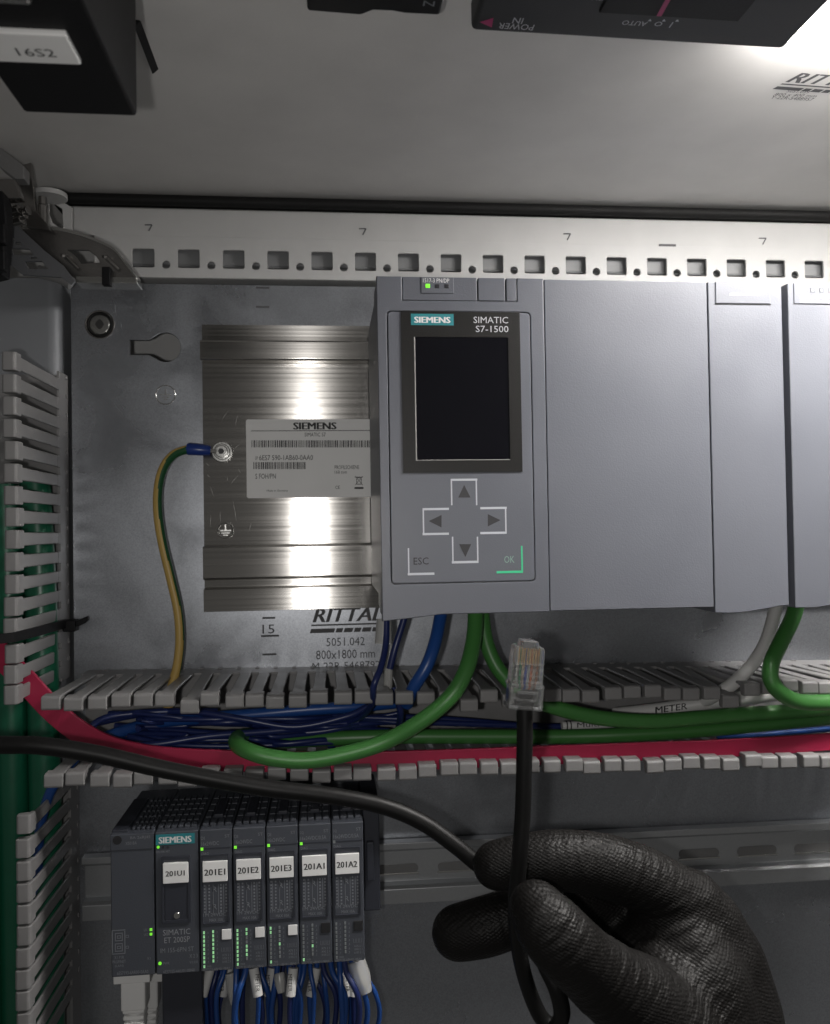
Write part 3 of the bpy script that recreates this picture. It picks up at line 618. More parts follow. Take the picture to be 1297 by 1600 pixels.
# cable tie on the upper duct
CT = thing('cable_tie', PL(60, 990, -60), 'black cable tie looped round the upper left duct', 'cable tie')
m = MB(); pts = [PL(-20, 1000, -82), PL(20, 996, -80), PL(60, 986, -55), PL(104, 974, -12)]
vs = []
for p in pts: vs += [p+Vector((-.6, 0, 2.2)), p+Vector((-.6, 0, -2.2)), p+Vector((.8, 0, -2.2)), p+Vector((.8, 0, 2.2))]
m.add(vs, [(i*4+k, i*4+(k+1) % 4, i*4+4+(k+1) % 4, i*4+4+k) for i in range(3) for k in range(4)]+[(0, 1, 2, 3), (15, 14, 13, 12)]).build('strap', BLK, CT, .3)
m = MB(); r = rect(101, 968, 121, 986, -12); m.box(r[0], r[2], -16, -9, r[1], r[3]); m.build('lock_head', BLK, CT, .6)
m = MB(); m.prism([xz(*p, -12) for p in ((118, 971), (138, 962), (139, 968), (133, 974), (119, 980))], -14, -11.5); m.build('tail', BLK, CT, .3)

# ------------------------------------------------------------------ cables
def cable(name, label, cat, pts, r, mt, group=None, seg=14, n=7, parent=None):
    m = MB(); m.tube(smooth([PL(*p) for p in pts], n), r, seg)
    o = m.build(name, mt, parent)
    if not parent: tag(o, label, cat, group)
    return o
for i, (x, lab, yt) in enumerate(((-163, 'thick dark green conduit at the left border behind the duct fingers', 25), (-147.5, 'thick dark green conduit nearest the plate behind the left duct fingers', 30))):
    m = MB(); m.tube(smooth([(x-3, -18, yt), (x+1, -22, -40), (x+2.5, -24, -110), (x+4, -26, -180), (x+5, -28, -300)], 8), 7.6, 24); tag(m.build('green_conduit', GREENT), lab, 'conduit', 'green conduits in the left duct')
m = MB(); m.tube(smooth([(-178, -16, 60), (-176, -24, -60), (-172, -30, -160), (-170, -34, -300)], 8), 7.6, 20); tag(m.build('green_conduit', GREENT), 'outermost dark green conduit cut by the left photo border', 'conduit', 'green conduits in the left duct')
GG = 'green network cables in the horizontal duct'
cable('green_cable', 'green cable from controller bottom sweeping left across the duct front', 'cable', [(742, 925, -62), (743, 962, -66), (740, 1000, -72), (729, 1045, -80), (706, 1086, -84), (662, 1124, -82), (606, 1157, -78), (545, 1177, -78), (480, 1188, -78), (425, 1184, -78), (390, 1174, -76), (371, 1163, -68), (372, 1153, -54), (390, 1150, -40)], 3.85, GREENC, GG)
cable('green_cable', 'green cable leaving controller and passing behind the clear plug to the right', 'cable', [(752, 925, -50), (754, 965, -54), (762, 1010, -58), (782, 1050, -62), (820, 1085, -68), (870, 1106, -70), (940, 1122, -68), (1020, 1127, -66), (1090, 1122, -64), (1160, 1116, -62), (1230, 1112, -60), (1330, 1104, -58)], 3.7, GREENC, GG)
cable('green_cable', 'straight lower green cable lying along the duct over the red ribbon', 'cable', [(400, 1160, -30), (450, 1158, -36), (520, 1154, -40), (620, 1151, -42), (760, 1151, -44), (880, 1151, -48), (980, 1148, -54), (1080, 1142, -58), (1180, 1133, -58), (1260, 1125, -56), (1340, 1116, -54)], 3.7, GREENC, GG)
cable('green_cable', 'green cable dropping from the right border module into the duct', 'cable', [(1248, 925, -62), (1240, 962, -66), (1222, 1000, -72), (1206, 1035, -78), (1205, 1062, -82), (1222, 1084, -82), (1255, 1097, -78), (1330, 1096, -74)], 3.9, GREENC, GG)
WG = 'white cables at the right of the duct'
cable('white_cable', 'white cable falling from the narrow cover between the duct fingers', 'cable', [(1216, 925, -58), (1211, 955, -60), (1198, 1000, -62), (1178, 1035, -62), (1150, 1064, -62), (1125, 1082, -60), (1100, 1096, -52)], 3.3, WHC, WG)
wc = cable('white_cable', 'white printed cable emerging under the finger heads beside green cables', 'cable', [(960, 1116, -30), (1000, 1112, -38), (1050, 1106, -46), (1110, 1098, -52), (1150, 1092, -54), (1200, 1086, -50)], 3.5, WHC, WG)
cable('white_cable', 'white cable at far right between green cable and finger heads', 'cable', [(1110, 1108, -48), (1160, 1096, -50), (1230, 1086, -50), (1330, 1080, -48)], 2.6, WHC, WG)
m = MB(); p0 = PL(1024, 1115, -52); p1 = PL(1074, 1108, -52); p2 = PL(1024, 1105, -52)
m.text('METER', 0, 0, 1, 1, 0, fn=lambda u, v, w: (p0+(p1-p0)*u+(p2-p0)*v)[:]); m.build('printed_text', INK, wc, smooth=False)
mk = cable('wire_marker', 'white marker sleeve with a dark end among the green duct cables', 'marker', [(878, 1134, -40), (920, 1133, -40), (960, 1130, -38)], 2.2, WHC)
m = MB()
for px in (884, 890): m.tube([PL(px, 1134, -40), PL(px+1.5, 1134, -40)], 2.5, 12)
m.build('end_ring', BLK, mk)
m = MB(); p0 = PL(902, 1137, -43); p1 = PL(936, 1135, -43); p2 = PL(902, 1129, -43); m.text('Multi', 0, 0, 1, 1, 0, fn=lambda u, v, w: (p0+(p1-p0)*u+(p2-p0)*v)[:]); m.build('printed_text', INK, mk, smooth=False)
BG = 'blue wires in the horizontal duct'
cable('blue_wire', 'bright blue cable from controller bottom into a duct slot', 'wire', [(695, 930, -60), (688, 965, -64), (680, 1003, -70), (667, 1040, -74), (646, 1075, -72), (636, 1100, -62)], 3.1, BLUE2, BG)
cable('blue_wire', 'dark blue wire between the clear sleeve and the bright blue cable', 'wire', [(640, 930, -58), (631, 968, -60), (618, 1010, -62), (609, 1045, -62)], 1.7, BLUE, BG)
cable('blue_wire', 'dark blue wire falling through the clear sleeve into the duct', 'wire', [(604, 960, -66), (603, 1005, -70), (596, 1040, -76), (584, 1072, -80), (581, 1100, -70), (560, 1122, -50), (510, 1135, -40), (430, 1142, -34)], 1.55, BLUE, BG)
cable('blue_wire', 'dark blue wire hanging under the finger heads at the duct middle', 'wire', [(615, 1075, -60), (622, 1095, -62), (626, 1118, -58), (622, 1142, -40)], 1.7, BLUE, BG)
m = MB(); a = PL(600, 968, -64); b2 = PL(599, 1006, -66); m.tube([a, b2], [3.6, 4.2], 14, caps=False); m.tube([PL(608, 1000, -58), PL(606, 1082, -56)], 2.2, 12)
tag(m.build('clear_sleeve', MILKY), 'milky clear terminal sleeve at the lower left corner of the controller', 'sleeve')
paths = [
 ('thick mid blue wire rising from the duct left to the finger heads', BLUE2, 3.0, [(165, 1152, -30), (200, 1140, -34), (250, 1128, -40), (320, 1122, -44), (400, 1116, -46), (480, 1109, -46), (560, 1104, -44), (640, 1096, -36)]),
 ('blue wire looping back on itself at the left end of the duct', BLUE, 1.7, [(560, 1128, -44), (430, 1142, -50), (330, 1150, -56), (250, 1162, -60), (190, 1166, -60), (152, 1158, -58), (141, 1142, -54), (155, 1126, -50), (190, 1117, -46), (260, 1112, -42), (340, 1112, -40)]),
 ('lowest dark blue wire resting on the red ribbon', BLUE, 1.3, [(200, 1150, -40), (270, 1163, -46), (350, 1166, -46), (430, 1164, -44), (520, 1160, -42), (600, 1158, -34)]),
 ('dark blue wire crossing under the loop in the duct', BLUE, 1.6, [(180, 1134, -30), (260, 1140, -36), (340, 1146, -40), (420, 1148, -42), (500, 1143, -42), (560, 1132, -42), (620, 1128, -36), (760, 1132, -30), (900, 1136, -28), (1010, 1138, -26)]),
 ('dark blue wire bowing over the middle of the left bundle', BLUE, 1.6, [(240, 1118, -32), (300, 1122, -38), (370, 1130, -42), (440, 1132, -42), (520, 1126, -38), (600, 1120, -34), (700, 1124, -30), (820, 1134, -28)]),
 ('upper dark blue wire just beneath the left finger heads', BLUE, 1.7, [(150, 1130, -26), (220, 1116, -36), (300, 1112, -46), (380, 1124, -50), (460, 1136, -50), (540, 1120, -50), (575, 1104, -52)]),
 ('dark blue wire showing right under the straight green cable', BLUE, 1.7, [(820, 1140, -22), (900, 1140, -24), (1040, 1146, -30), (1160, 1146, -34), (1297, 1138, -36)]),
 ('blue wire at the right edge of the duct over the ribbon', BLUE2, 1.5, [(1120, 1152, -40), (1200, 1147, -44), (1330, 1136, -44)]),
]
for k in range(9):
    y0 = 1118+k*5; ph = random.uniform(0, 6)
    paths.append(('thin dark blue wire tangled in the bundle at the left of the duct', BLUE, random.uniform(1.0, 1.5), [(170+random.uniform(-20, 60)+i*62, y0+7*math.sin(ph+i*random.uniform(.5, 1.0))+random.uniform(-4, 4), -26-24*random.random()) for i in range(8)]))
for lab, mt, r_, p in paths: cable('blue_wire', lab, 'wire', p, r_, mt, BG)
cable('blue_wire', 'bright blue wire at far left passing behind the lower vertical duct', 'wire', [(150, 1150, -30), (122, 1180, -40), (95, 1212, -48), (76, 1244, -48), (62, 1300, -40), (58, 1400, -30)], 2.4, BLUE2, BG)
cable('earth_wire', 'thin yellow green wire half hidden in the left blue bundle', 'wire', [(160, 1165, -24), (195, 1154, -28), (225, 1140, -30), (245, 1118, -26)], 1.5, YEL)
def ribbon(name, label, pts, h, t, mt):
    P = smooth([PL(*p) for p in pts], 8); n = len(P); vs = []
    for i, p in enumerate(P):
        d = (P[min(i+1, n-1)]-P[max(i-1, 0)]).normalized(); y = Vector((0, 1, 0)); up = y.cross(d).normalized()
        if up.z < 0: up = -up
        nn = d.cross(up).normalized(); hh = h[0]+(h[1]-h[0])*i/(n-1)
        vs += [p+up*hh/2-nn*t/2, p+up*hh/2+nn*t/2, p-up*hh/2+nn*t/2, p-up*hh/2-nn*t/2]
    m = MB().add(vs, [(i*4+k, i*4+(k+1) % 4, i*4+4+(k+1) % 4, i*4+4+k) for i in range(n-1) for k in range(4)]+[(0, 1, 2, 3), ((n-1)*4+3, (n-1)*4+2, (n-1)*4+1, (n-1)*4)])
    return tag(m.build(name, mt, None, .5, 2, ang=60), label, 'cable')
rbn = ribbon('red_ribbon_cable', 'flat crimson ribbon cable running along the duct under the green cables', [(-60, 950, -50), (0, 1022, -54), (40, 1064, -58), (85, 1112, -60), (130, 1147, -60), (180, 1170, -62), (250, 1183, -64), (340, 1188, -66), (440, 1190, -68), (560, 1190, -68), (700, 1186, -68), (850, 1180, -68), (1000, 1174, -68), (1150, 1168, -68), (1340, 1156, -68)], (11.2, 8.6), 2.2, REDC)

# ------------------------------------------------------------------ rail and station below
DR = thing('din_rail', (60, -3, -200), 'slotted zinc hat rail crossing behind the gloved hand and station', 'rail')
z1, z2, z3, z4 = (PL(620, y, -6).z for y in (1316, 1330, 1384, 1411))
prof = [(-1, z1), (-7.5, z1), (-7.5, z1-.5), (-7.5, z2+1.5), (-6, z2), (-1.6, z2-.4), (-1.6, z3+.6), (-6, z3), (-7.5, z3-1.5), (-7.5, z4), (-6.3, z4), (-6.3, z3-1), (-.4, z3-.5), (-.4, z2+.6), (-6.3, z2+1.2), (-6.3, z1-.9), (-1, z1-.9)]
DSL = -.008
ZINC = mat('bright_zinc_rail', (.46, .475, .49), .33, .7, var=.03, vscale=900)
m = MB().prism(prof, -132, 440, fn=lambda a, b, c: (c, a, b+DSL*(c-35)+.0)); m.build('profile', ZINC, DR, .3, ang=30)
zs_ = (PL(620, 1358, -2).z)
for i in range(-4, 14):
    xs = PL(620, 1358, -2).x+i*35.0
    m = MB(); m.prism([(xs+a*1.0, zs_+b+DSL*(xs-35)) for a, b in rr(-12, -2.6, 12, 2.6, 2.5, 4)], -2.0, -1.5); sl_ = m.build('slot', DARKGAP if False else GREYM, DR)
    m = MB(); m.prism([(xs+a, zs_+b+DSL*(xs-35)) for a, b in rr(-12.4, -3.2, 12.4, -2.2, .4, 2)], -2.3, -1.7); m.build('slot_lip', SCREWM, sl_, .2)
EY = -72.0
def E(cx, cy): return xz(160+cx/2.948, 1220+cy/2.948, EY)
def ER(x0, y0, x1, y1): return rect(160+x0/2.948, 1220+y0/2.948, 160+x1/2.948, 1220+y1/2.948, EY)
def TE(m, txt, x0, y0, x1, y1, mi=0, bold=0, Y=EY-.15):
    r = ER(x0, y0, x1, y1); m.text(txt, r[0], r[1], r[2], r[3], Y, mi, bold)
exs = [E(x, 550)[0] for x in (38, 243, 449, 603, 756, 906, 1058, 1207, 1252)]
zT1 = E(340, 231)[1]; zB1 = E(340, 887)[1]; zT2 = E(830, 203)[1]; zB2 = E(830, 850)[1]
def grille(parent, x0, x1, z, cols, rows, name='vent_grille'):
    m = MB(); w = (x1-x0-1)/cols; d = 46/rows
    for i in range(cols):
        for j in range(rows):
            xa = x0+.5+i*w; ya = EY+3+j*d; m.box(xa+.35, xa+w-.35, ya+.7, ya+d-.7, z-.2, z+1.3)
    return m.build(name, ET, parent, .3)
BA = thing('bus_adapter', ((exs[0]+exs[1])/2, -40, zB1), 'leftmost dark station block with port drawing and two white plugs beneath', 'bus adapter')
m = MB(); m.box(exs[0], exs[1]-.25, EY, -8, zB1, zT1); bd = m.build('housing', ET, BA, .6)
m = MB(); m.box(exs[0], exs[1]-.3, EY-.5, EY+3, E(130, 318)[1], zT1-.1); m.build('header', ET, BA, .4)
c = E(70, 272); MB().disc(c, 2.0, EY-.65, EY-.2, 20).build('screw_hole', DARKGAP, BA)
grille(BA, exs[0]+8, exs[1], zT1, 5, 6)
m = MB(); m.box(exs[0]+.2, exs[0]+7.5, EY+2, -25, zT1-1, zT1+1.2); m.build('top_block', ETD, BA, .5)
m = MB()
TE(m, 'BA 2xRJ45', 130, 252, 222, 268, Y=EY-.65); TE(m, 'X50 BA', 108, 278, 160, 292, Y=EY-.65)
TE(m, 'X1 P1R', 55, 806, 100, 820); TE(m, 'PROFINET', 47, 826, 108, 840); TE(m, '(LAN)', 58, 846, 98, 860); TE(m, '6ES7193-6AR00-0AA0', 68, 874, 212, 890); TE(m, 'LK1', 192, 680, 212, 692); TE(m, 'LK2', 192, 702, 212, 714); TE(m, 'X1', 206, 812, 222, 823)
def frame2(x0, y0, x1, y1, t=3):
    for a in ((x0, y0, x1, y0+t), (x0, y1-t, x1, y1), (x0, y0+t, x0+t, y1-t), (x1-t, y0+t, x1, y1-t)): m.flat(rc(*ER(*a)), EY-.15)
frame2(44, 686, 106, 798, 4); frame2(58, 700, 94, 738, 4); frame2(58, 748, 94, 786, 4); frame2(68, 712, 86, 726, 3); frame2(68, 760, 86, 774, 3); frame2(108, 710, 122, 722, 2); frame2(108, 760, 122, 772, 2)
m.build('printed_text', GREY2, BA, smooth=False)
for cy in (685, 706):
    c = E(224, cy); MB().box(c[0]-.55, c[0]+.55, EY-.25, EY, c[1]-.55, c[1]+.55).build('indicator', LEDG, BA)
IM = thing('interface_module', ((exs[1]+exs[2])/2, -40, zB1), 'wider dark station module with teal badge and white tag 201U1', 'interface module')
m = MB(); m.box(exs[1]+.25, exs[2]-.25, EY-.4, -8, zB1, zT1); m.build('housing', ET, IM, .6)
m = MB(); m.box(exs[1]+1, exs[2]-.5, EY+8, -8, zB1-50, zB1-.2); m.build('lower_body', ETD, IM, .8)
grille(IM, exs[1], exs[2]-1, zT1, 6, 6)
Q = EY-.4
r = ER(247, 243, 426, 290); m = MB(); m.box(r[0], r[2], Q-.25, Q, r[1], r[3]); b_ = m.build('badge', TEAL, IM)
m = MB(); TE(m, 'SIEMENS', 260, 254, 412, 283, 0, .012, Q-.32); m.build('printed_text', WHITE, b_, smooth=False)
for cx, mt in ((258, LEDG), (281, LEDD), (303, LEDD)):
    c = E(cx, 304); MB().disc(c, .65, Q-.2, Q, 12).build('indicator', mt, IM)
c = E(266, 839); MB().disc(c, .75, Q-.2, Q, 12).build('indicator', LEDG, IM)
r = ER(274, 344, 408, 652); m = MB(); m.curve2d([rc(*r), rc(r[0]+1.2, r[1]+1.5, r[2]-1.2, r[3]-1.5)], .8, .15, lambda a, b, c: (a, Q-.3-c, b)); m.build('recess_frame', ETD, IM)
r = ER(290, 466, 398, 640); m = MB(); m.box(r[0], r[2], Q-.5, Q, r[1], r[3]); m.build('slider', ETD, IM, .2)
c = E(345, 616); MB().disc(c, 1.5, Q-1.0, Q-.4, 16).build('slider_pin', SCREWM, IM, .3)
r = ER(282, 371, 399, 464); m = MB(); m.box(r[0], r[2], Q-1.6, Q, r[1], r[3]); t_ = m.build('name_tag', STICK, IM, .25)
m = MB(); TE(m, '201U1', 295, 406, 383, 430, 0, .010, Q-1.7); m.build('printed_text', INK, t_, smooth=False)
m = MB(); TE(m, 'SIMATIC', 280, 681, 406, 707, 1, 0, Q-.15); TE(m, 'ET 200SP', 286, 716, 404, 742, 1, 0, Q-.15); TE(m, 'IM 155-6PN ST', 268, 765, 422, 786, 0, 0, Q-.15); TE(m, 'PWR', 282, 832, 310, 844, 0, 0, Q-.15); TE(m, '6ES7155-6AU01-0BN0', 282, 866, 426, 880, 0, 0, Q-.15); TE(m, 'RN ER MT', 250, 320, 312, 330, 0, 0, Q-.15); TE(m, 'X 2 3', 402, 795, 440, 812, 0, 0, Q-.15); TE(m, 'V1.0.0', 402, 826, 440, 838, 0, 0, Q-.15)
m.build('printed_text', [GREY2, mat('mid_grey_print', (.27, .28, .3), .6)], IM, smooth=False)
mods = [('201E1', 'DI', '16x24VDC', 0, (1,1,1,1,1,1,1,1), (1,1,1,1,1,1,1,1), 1, 1), ('201E2', 'DI', '16x24VDC', 0, (1,1,1,1,1,1,1,1), (1,1,0,0,1,1,1,0), 1, 1), ('201E3', 'DI', '16x24VDC', 0, (1,1,0,0,0,0,0,0), (0,0,0,0,1,0,0,0), 1, 1),
        ('201A1', 'DQ', '16x24VDC/0.5A', 1, (0,)*8, (0,0,0,0,0,1,0,0), 1, 1), ('201A2', 'DQ', '16x24VDC/0.5A', 1, (0,)*8, (0,)*8, 0, 0)]
base0 = E(447, 0)[0]
for i, (nm, k1, k2, blk, la, lb, diag, pw) in enumerate(mods):
    xa, xb = exs[2+i]+.2, exs[3+i]-.2; xc = (xa+xb)/2
    words = {0: ('white', 'DI'), 1: ('black', 'DQ')}[blk]
    I = thing('io_module', (xc, -40, zB2), 'narrow dark station module with white tag %s and %s colour square' % (nm, words[0]), 'io module', 'narrow plug-in modules of the station')
    Ym = EY-.9
    m = MB(); m.box(xa, xb, Ym, -10, zB2, zT2); m.build('housing', ET, I, .6)
    grille(I, xa, xb, zT2, 4, 5)
    m = MB(); m.box(xc-2.2, xc+2.2, EY+10, EY+34, zT2+1.2, zT2+3.2); m.build('release_tab', ETD, I, .4)
    W_ = xb-xa
    def X(f): return xa+W_*f
    def Z(cy): return zT2+(zB2-zT2)*(cy-203)/(850-203)
    m = MB()
    def tx(txt, f0, c0, f1, c1, mi=0): m.text(txt, X(f0), Z(c1), X(f1), Z(c0), Ym-.12, mi)
    tx(k1, .05, 234, .16, 249); tx('ST', .78, 230, .93, 244); tx(k2, .06, 258, .60 if not blk else .86, 276); tx('DIAG', .06, 306, .28, 319)
    tx('MAX 10A', .28, 610, .70, 625); tx('%s-6BH01-0BA0' % ('6ES7131' if not blk else '6ES7132'), .06, 835, .90, 846); tx('PWR', .20, 822, .33, 832)
    for g, c0 in ((.12, 455), (.26, 455), (.62, 455), (.78, 455)):
        for kx in range(9): m.flat(rc(X(g), Z(c0+kx*15+8), X(g+.05), Z(c0+kx*15)), Ym-.12)
    for g in (.18, .40, .56, .72): m.flat(rc(X(g), Z(590), X(g+.015), Z(455)), Ym-.12)
    for cz in (465, 545): tx('R', .40, cz, .52, cz+24)
    tx('1M 24VDC', .10, 585, .80, 600)
    for f0 in (.64, .74, .84): tx('1.1', f0, 745, f0+.07, 765)
    for cz in (775, 790, 805): tx('X%d 2 1' % (cz-700), .66, cz, .92, cz+10)
    for cz in range(8): tx('.%d' % cz, .20, 669+cz*19, .25, 679+cz*19); tx('.%d' % cz, .48, 669+cz*19, .53, 679+cz*19)
    m.build('printed_text', GREY2, I, smooth=False)
    m = MB(); m.curve2d([rc(X(.06), Z(632), X(.90), Z(318)), rc(X(.10), Z(628), X(.86), Z(324))], .7, .1, lambda a, b, c: (a, Ym-.25-c, b)); m.build('recess_frame', ETD, I)
    m = MB(); m.box(xa+.1, xb-.1, Ym-.22, Ym+.2, Z(291), Z(287)); m.build('header_edge', ETD, I)
    def led(f, cz, mt, w=.027):
        MB().box(X(f)-W_*w, X(f)+W_*w, Ym-.25, Ym, Z(cz)-.62, Z(cz)+.62).build('indicator', mt, I)
    led(.08, 291, LEDG if diag else LEDOFF, .04)
    for kz in range(8):
        led(.11, 672+kz*19, LEDP if la[kz] else LEDOFF); led(.39, 670+kz*19, LEDP if lb[kz] else LEDOFF)
    led(.11, 826, LEDP if pw else LEDOFF)
    m = MB(); m.box(X(.66), X(.95), Ym-.5, Ym, Z(708), Z(662)); m.build('colour_square', STICK if not blk else DARKGAP, I, .15)
    m = MB(); m.box(X(.10), X(.86), Ym-1.3, Ym, Z(439), Z(346)); t_ = m.build('name_tag', STICK, I, .25)
    m = MB(); m.text(nm, X(.15), Z(408), X(.80), Z(380), Ym-1.4, 0, .010); m.build('printed_text', INK, t_, smooth=False)
SV = thing('end_module', ((exs[7]+exs[8])/2, -40, zB2), 'slim dark end cover closing the right side of the station', 'cover')
MB().box(exs[7]+.2, exs[8]+4, EY+18, -8, zB2+14, zT2+3).build('housing', ETD, SV, .8)
MB().box(exs[7]+2, exs[8]+1, EY+15, EY+19, zB2+30, zT2-16).build('rib', ETD, SV, .5)
PLUGW = mat('white_plug_plastic', (.82, .82, .81), .4)
# white network plugs under the adapter
for i, (px, dx) in enumerate(((211, 0), (231, 5))):
    NP = thing('network_plug', PL(px, 1600, -58+14*i), ('front white network plug with ribbed boot under the leftmost station block', 'rear white network plug half hidden behind the front one')[i], 'plug', 'white network plugs under the station')
    yy = -58+16*i
    a = PL(px, 1518, yy); 
    m = MB(); m.box(a.x-5.6, a.x+5.6, yy-5, yy+5, a.z-16, a.z+5); m.build('shell', PLUGW, NP, 1)
    m = MB(); m.box(a.x-8.5, a.x+8.0, yy-6, yy+5, a.z-2.5, a.z+2); m.build('collar', PLUGW, NP, .5)
    for k in range(6):
        m = MB(); z = a.z-16.5-k*3.0; w = 5.0-.2*k; m.box(a.x-w, a.x+w, yy-4.4, yy+4.4, z-1.0, z+1.0); m.build('boot_rib', PLUGW, NP, .7)
    m = MB(); m.tube([(a.x, yy, a.z-15), (a.x+.5, yy, a.z-40), (a.x+1, yy, a.z-80)], 3.6, 14); m.build('cord', PLUGW, NP)
# field wires below the modules
WL = 'blue field wires below the station'
rw = random.Random(11); n_w = 0
spots = [(322, 'a')]; wires = []
for k in range(38):
    px = 322+k*6.6+rw.uniform(-3, 3); wires.append((px, rw.uniform(-66, -38)))
for k, (px, y) in enumerate(wires):
    bow = rw.uniform(-16, 18)+(px-440)*.07
    pts = [(px, 1490, y), (px+bow*.2, 1520, y-2), (px+bow, 1552, y-5), (px+bow*1.2+rw.uniform(-4, 4), 1590, y-3), (px+bow*.6, 1650, y), (px+bow*.2, 1760, y+4)]
    w = cable('field_wire', 'dark blue field wire hanging below the station modules', 'wire', pts, rw.uniform(1.05, 1.5), BLUE2 if k % 3 else BLUE, WL, 10, 5)
    if k % 5 == 1:
        w['label'] = 'blue field wire with white marker sleeve under ' + ('tag 201E1', 'tag 201E2', 'tag 201E3', 'tag 201A1', 'tag 201A2', 'the last tag', 'the right end', 'the end cover')[k//5]
        a, b2 = PL(px+bow*.15, 1512, y-2.5), PL(px+bow*1.0, 1556, y-5.5)
        m = MB(); m.tube([a, b2], 2.35, 10); s_ = m.build('marker_sleeve', WHC, w)
        m = MB()
        q0 = b2+Vector((-.9, -2.05, 3)); m.text('METER', 0, 0, 1, 1, 0, fn=lambda u, v, ww: (q0.x+1.8*v*1.0, q0.y, q0.z+8*(1-u))); m.build('printed_text', INK, s_, smooth=False)
for (p, q2, lab) in (((556, 1500), (572, 1552), 'large milky clear ferrule housing at the right end below the station'), ((360, 1520), (366, 1570), 'milky clear crimp sleeve among the wires below the first tags'), ((436, 1520), (440, 1552), 'milky clear crimp sleeve among the wires below the middle tags')):
    m = MB(); a, b2 = PL(*p, -62), PL(*q2, -66); wd = 4.6 if p[0] > 500 else 2.6
    m.tube([a, a.lerp(b2, .5), b2], [wd, wd*1.05, wd*.7], 10); tag(m.build('clear_sleeve', MILKY, None, .6), lab, 'sleeve')

# ------------------------------------------------------------------ the black patch cable and its clear plug
PCB = thing('patch_cable', PL(820, 1110, -172), 'black network patch cable with a clear plug held up by the gloved hand', 'cable')
CY_ = -172
pth = smooth([PL(*p) for p in ((819, 1090, CY_), (820, 1140, CY_), (819, 1200, CY_), (817, 1270, CY_), (812, 1340, CY_), (806, 1420, CY_+2), (812, 1490, CY_+6), (826, 1545, CY_+8), (846, 1590, CY_+8), (866, 1603, CY_+6), (878, 1585, CY_+2), (870, 1545, CY_), (850, 1500, CY_+4), (840, 1450, CY_+10))], 8)
MB().tube(pth, [3.2]*len(pth), 18, ell=.9).build('sheath', BLACKC, PCB)
pth = smooth([PL(*p) for p in ((-60, 1160, -150), (0, 1164, -150), (60, 1165, -150), (150, 1178, -148), (260, 1203, -146), (400, 1229, -144), (520, 1244, -142), (600, 1260, -141), (660, 1285, -141), (710, 1320, -142), (755, 1356, -143), (800, 1380, -146))], 8)
MB().tube(pth, 3.2, 18).build('sheath', BLACKC, PCB)
# clear plug, local frame along the tilted axis
p0 = PL(816.5, 1104, CY_); p1 = PL(826, 1000, CY_)
ax = (p1-p0); ax.y = 0; Lp = ax.length; ax.normalize(); sd = Vector((ax.z, 0, -ax.x))
def J(u, v, w): return (p0+sd*u+ax*v+Vector((0, w, 0)))[:]
jf = lambda a, b, c: J(a, b, c)
m = MB(); hw = 5.75
m.prism([(-hw, 0), (hw, 0), (hw-.1, 8.4), (hw-.4, Lp-3.0), (hw-.9, Lp-2.0), (3.0, Lp-2.2), (2.9, Lp), (-2.9, Lp), (-3.0, Lp-2.2), (-hw+.9, Lp-2.0), (-hw+.4, Lp-3.0), (-hw+.1, 8.4)], -3.9, 3.9, fn=jf)
cn = m.build('plug', CLEAR, PCB, .4)
m = MB()
for k in range(8):
    u = -3.6+k*1.02; m.prism([(u-.22, Lp-8.5), (u+.22, Lp-8.5), (u+.22, Lp-2.6), (u-.22, Lp-2.6)], -2.6, -1.6, fn=jf)
m.build('contact', GOLD, cn)
wire_cols = [(.45, .45, .42), (.02, .22, .08), (.5, .4, .3), (.03, .06, .3), (.5, .5, .48), (.45, .12, .04), (.5, .45, .4), (.22, .08, .03)]
for k in range(8):
    u = -3.6+k*1.02; m = MB(); m.tube([J(u*.8, 6.5, 0), J(u, 10, -.6), J(u, Lp-8, -1.2), J(u, Lp-3, -.8)], .47, 8); m.build('conductor', mat('conductor_%d' % k, wire_cols[k], .4), cn)
m = MB()
for v in (9.3, 11.4, 13.5, 15.5): m.prism([(-hw+.7, v), (hw-.7, v), (hw-.7, v+.55), (-hw+.7, v+.55)], -4.35, -3.85, fn=jf)
m.prism([(-hw-.35, 7.3), (hw+.35, 7.3), (hw+.35, 8.6), (-hw-.35, 8.6)], -4.5, 4.2, fn=jf); m.prism([(-hw-.35, -.4), (hw+.35, -.4), (hw+.35, .9), (-hw-.35, .9)], -4.5, 4.2, fn=jf)
m.prism([(-hw-.35, .9), (-hw+1.0, .9), (-hw+1.0, 7.3), (-hw-.35, 7.3)], -4.5, -3.5, fn=jf); m.prism([(hw-1.0, .9), (hw+.35, .9), (hw+.35, 7.3), (hw-1.0, 7.3)], -4.5, -3.5, fn=jf)
m.prism([(-3.6, 2.6), (3.6, 2.6), (3.6, 3.4), (-3.6, 3.4)], -4.6, -3.8, fn=jf); m.prism([(-3.2, 5.2), (3.2, 5.2), (3.6, 6.2), (-3.6, 6.2)], -4.6, -3.8, fn=jf)
m.build('ridges', CLEAR, cn, .15)
m = MB(); m.prism([(-3.2, 1.2), (3.2, 1.2), (3.2, 2.4), (-3.2, 2.4)], -3.2, 2, fn=jf); m.prism([(-2.6, 3.6), (2.6, 3.6), (2.6, 5.0), (-2.6, 5.0)], -3.2, 2, fn=jf); m.build('strain_relief', BLACKC, cn)

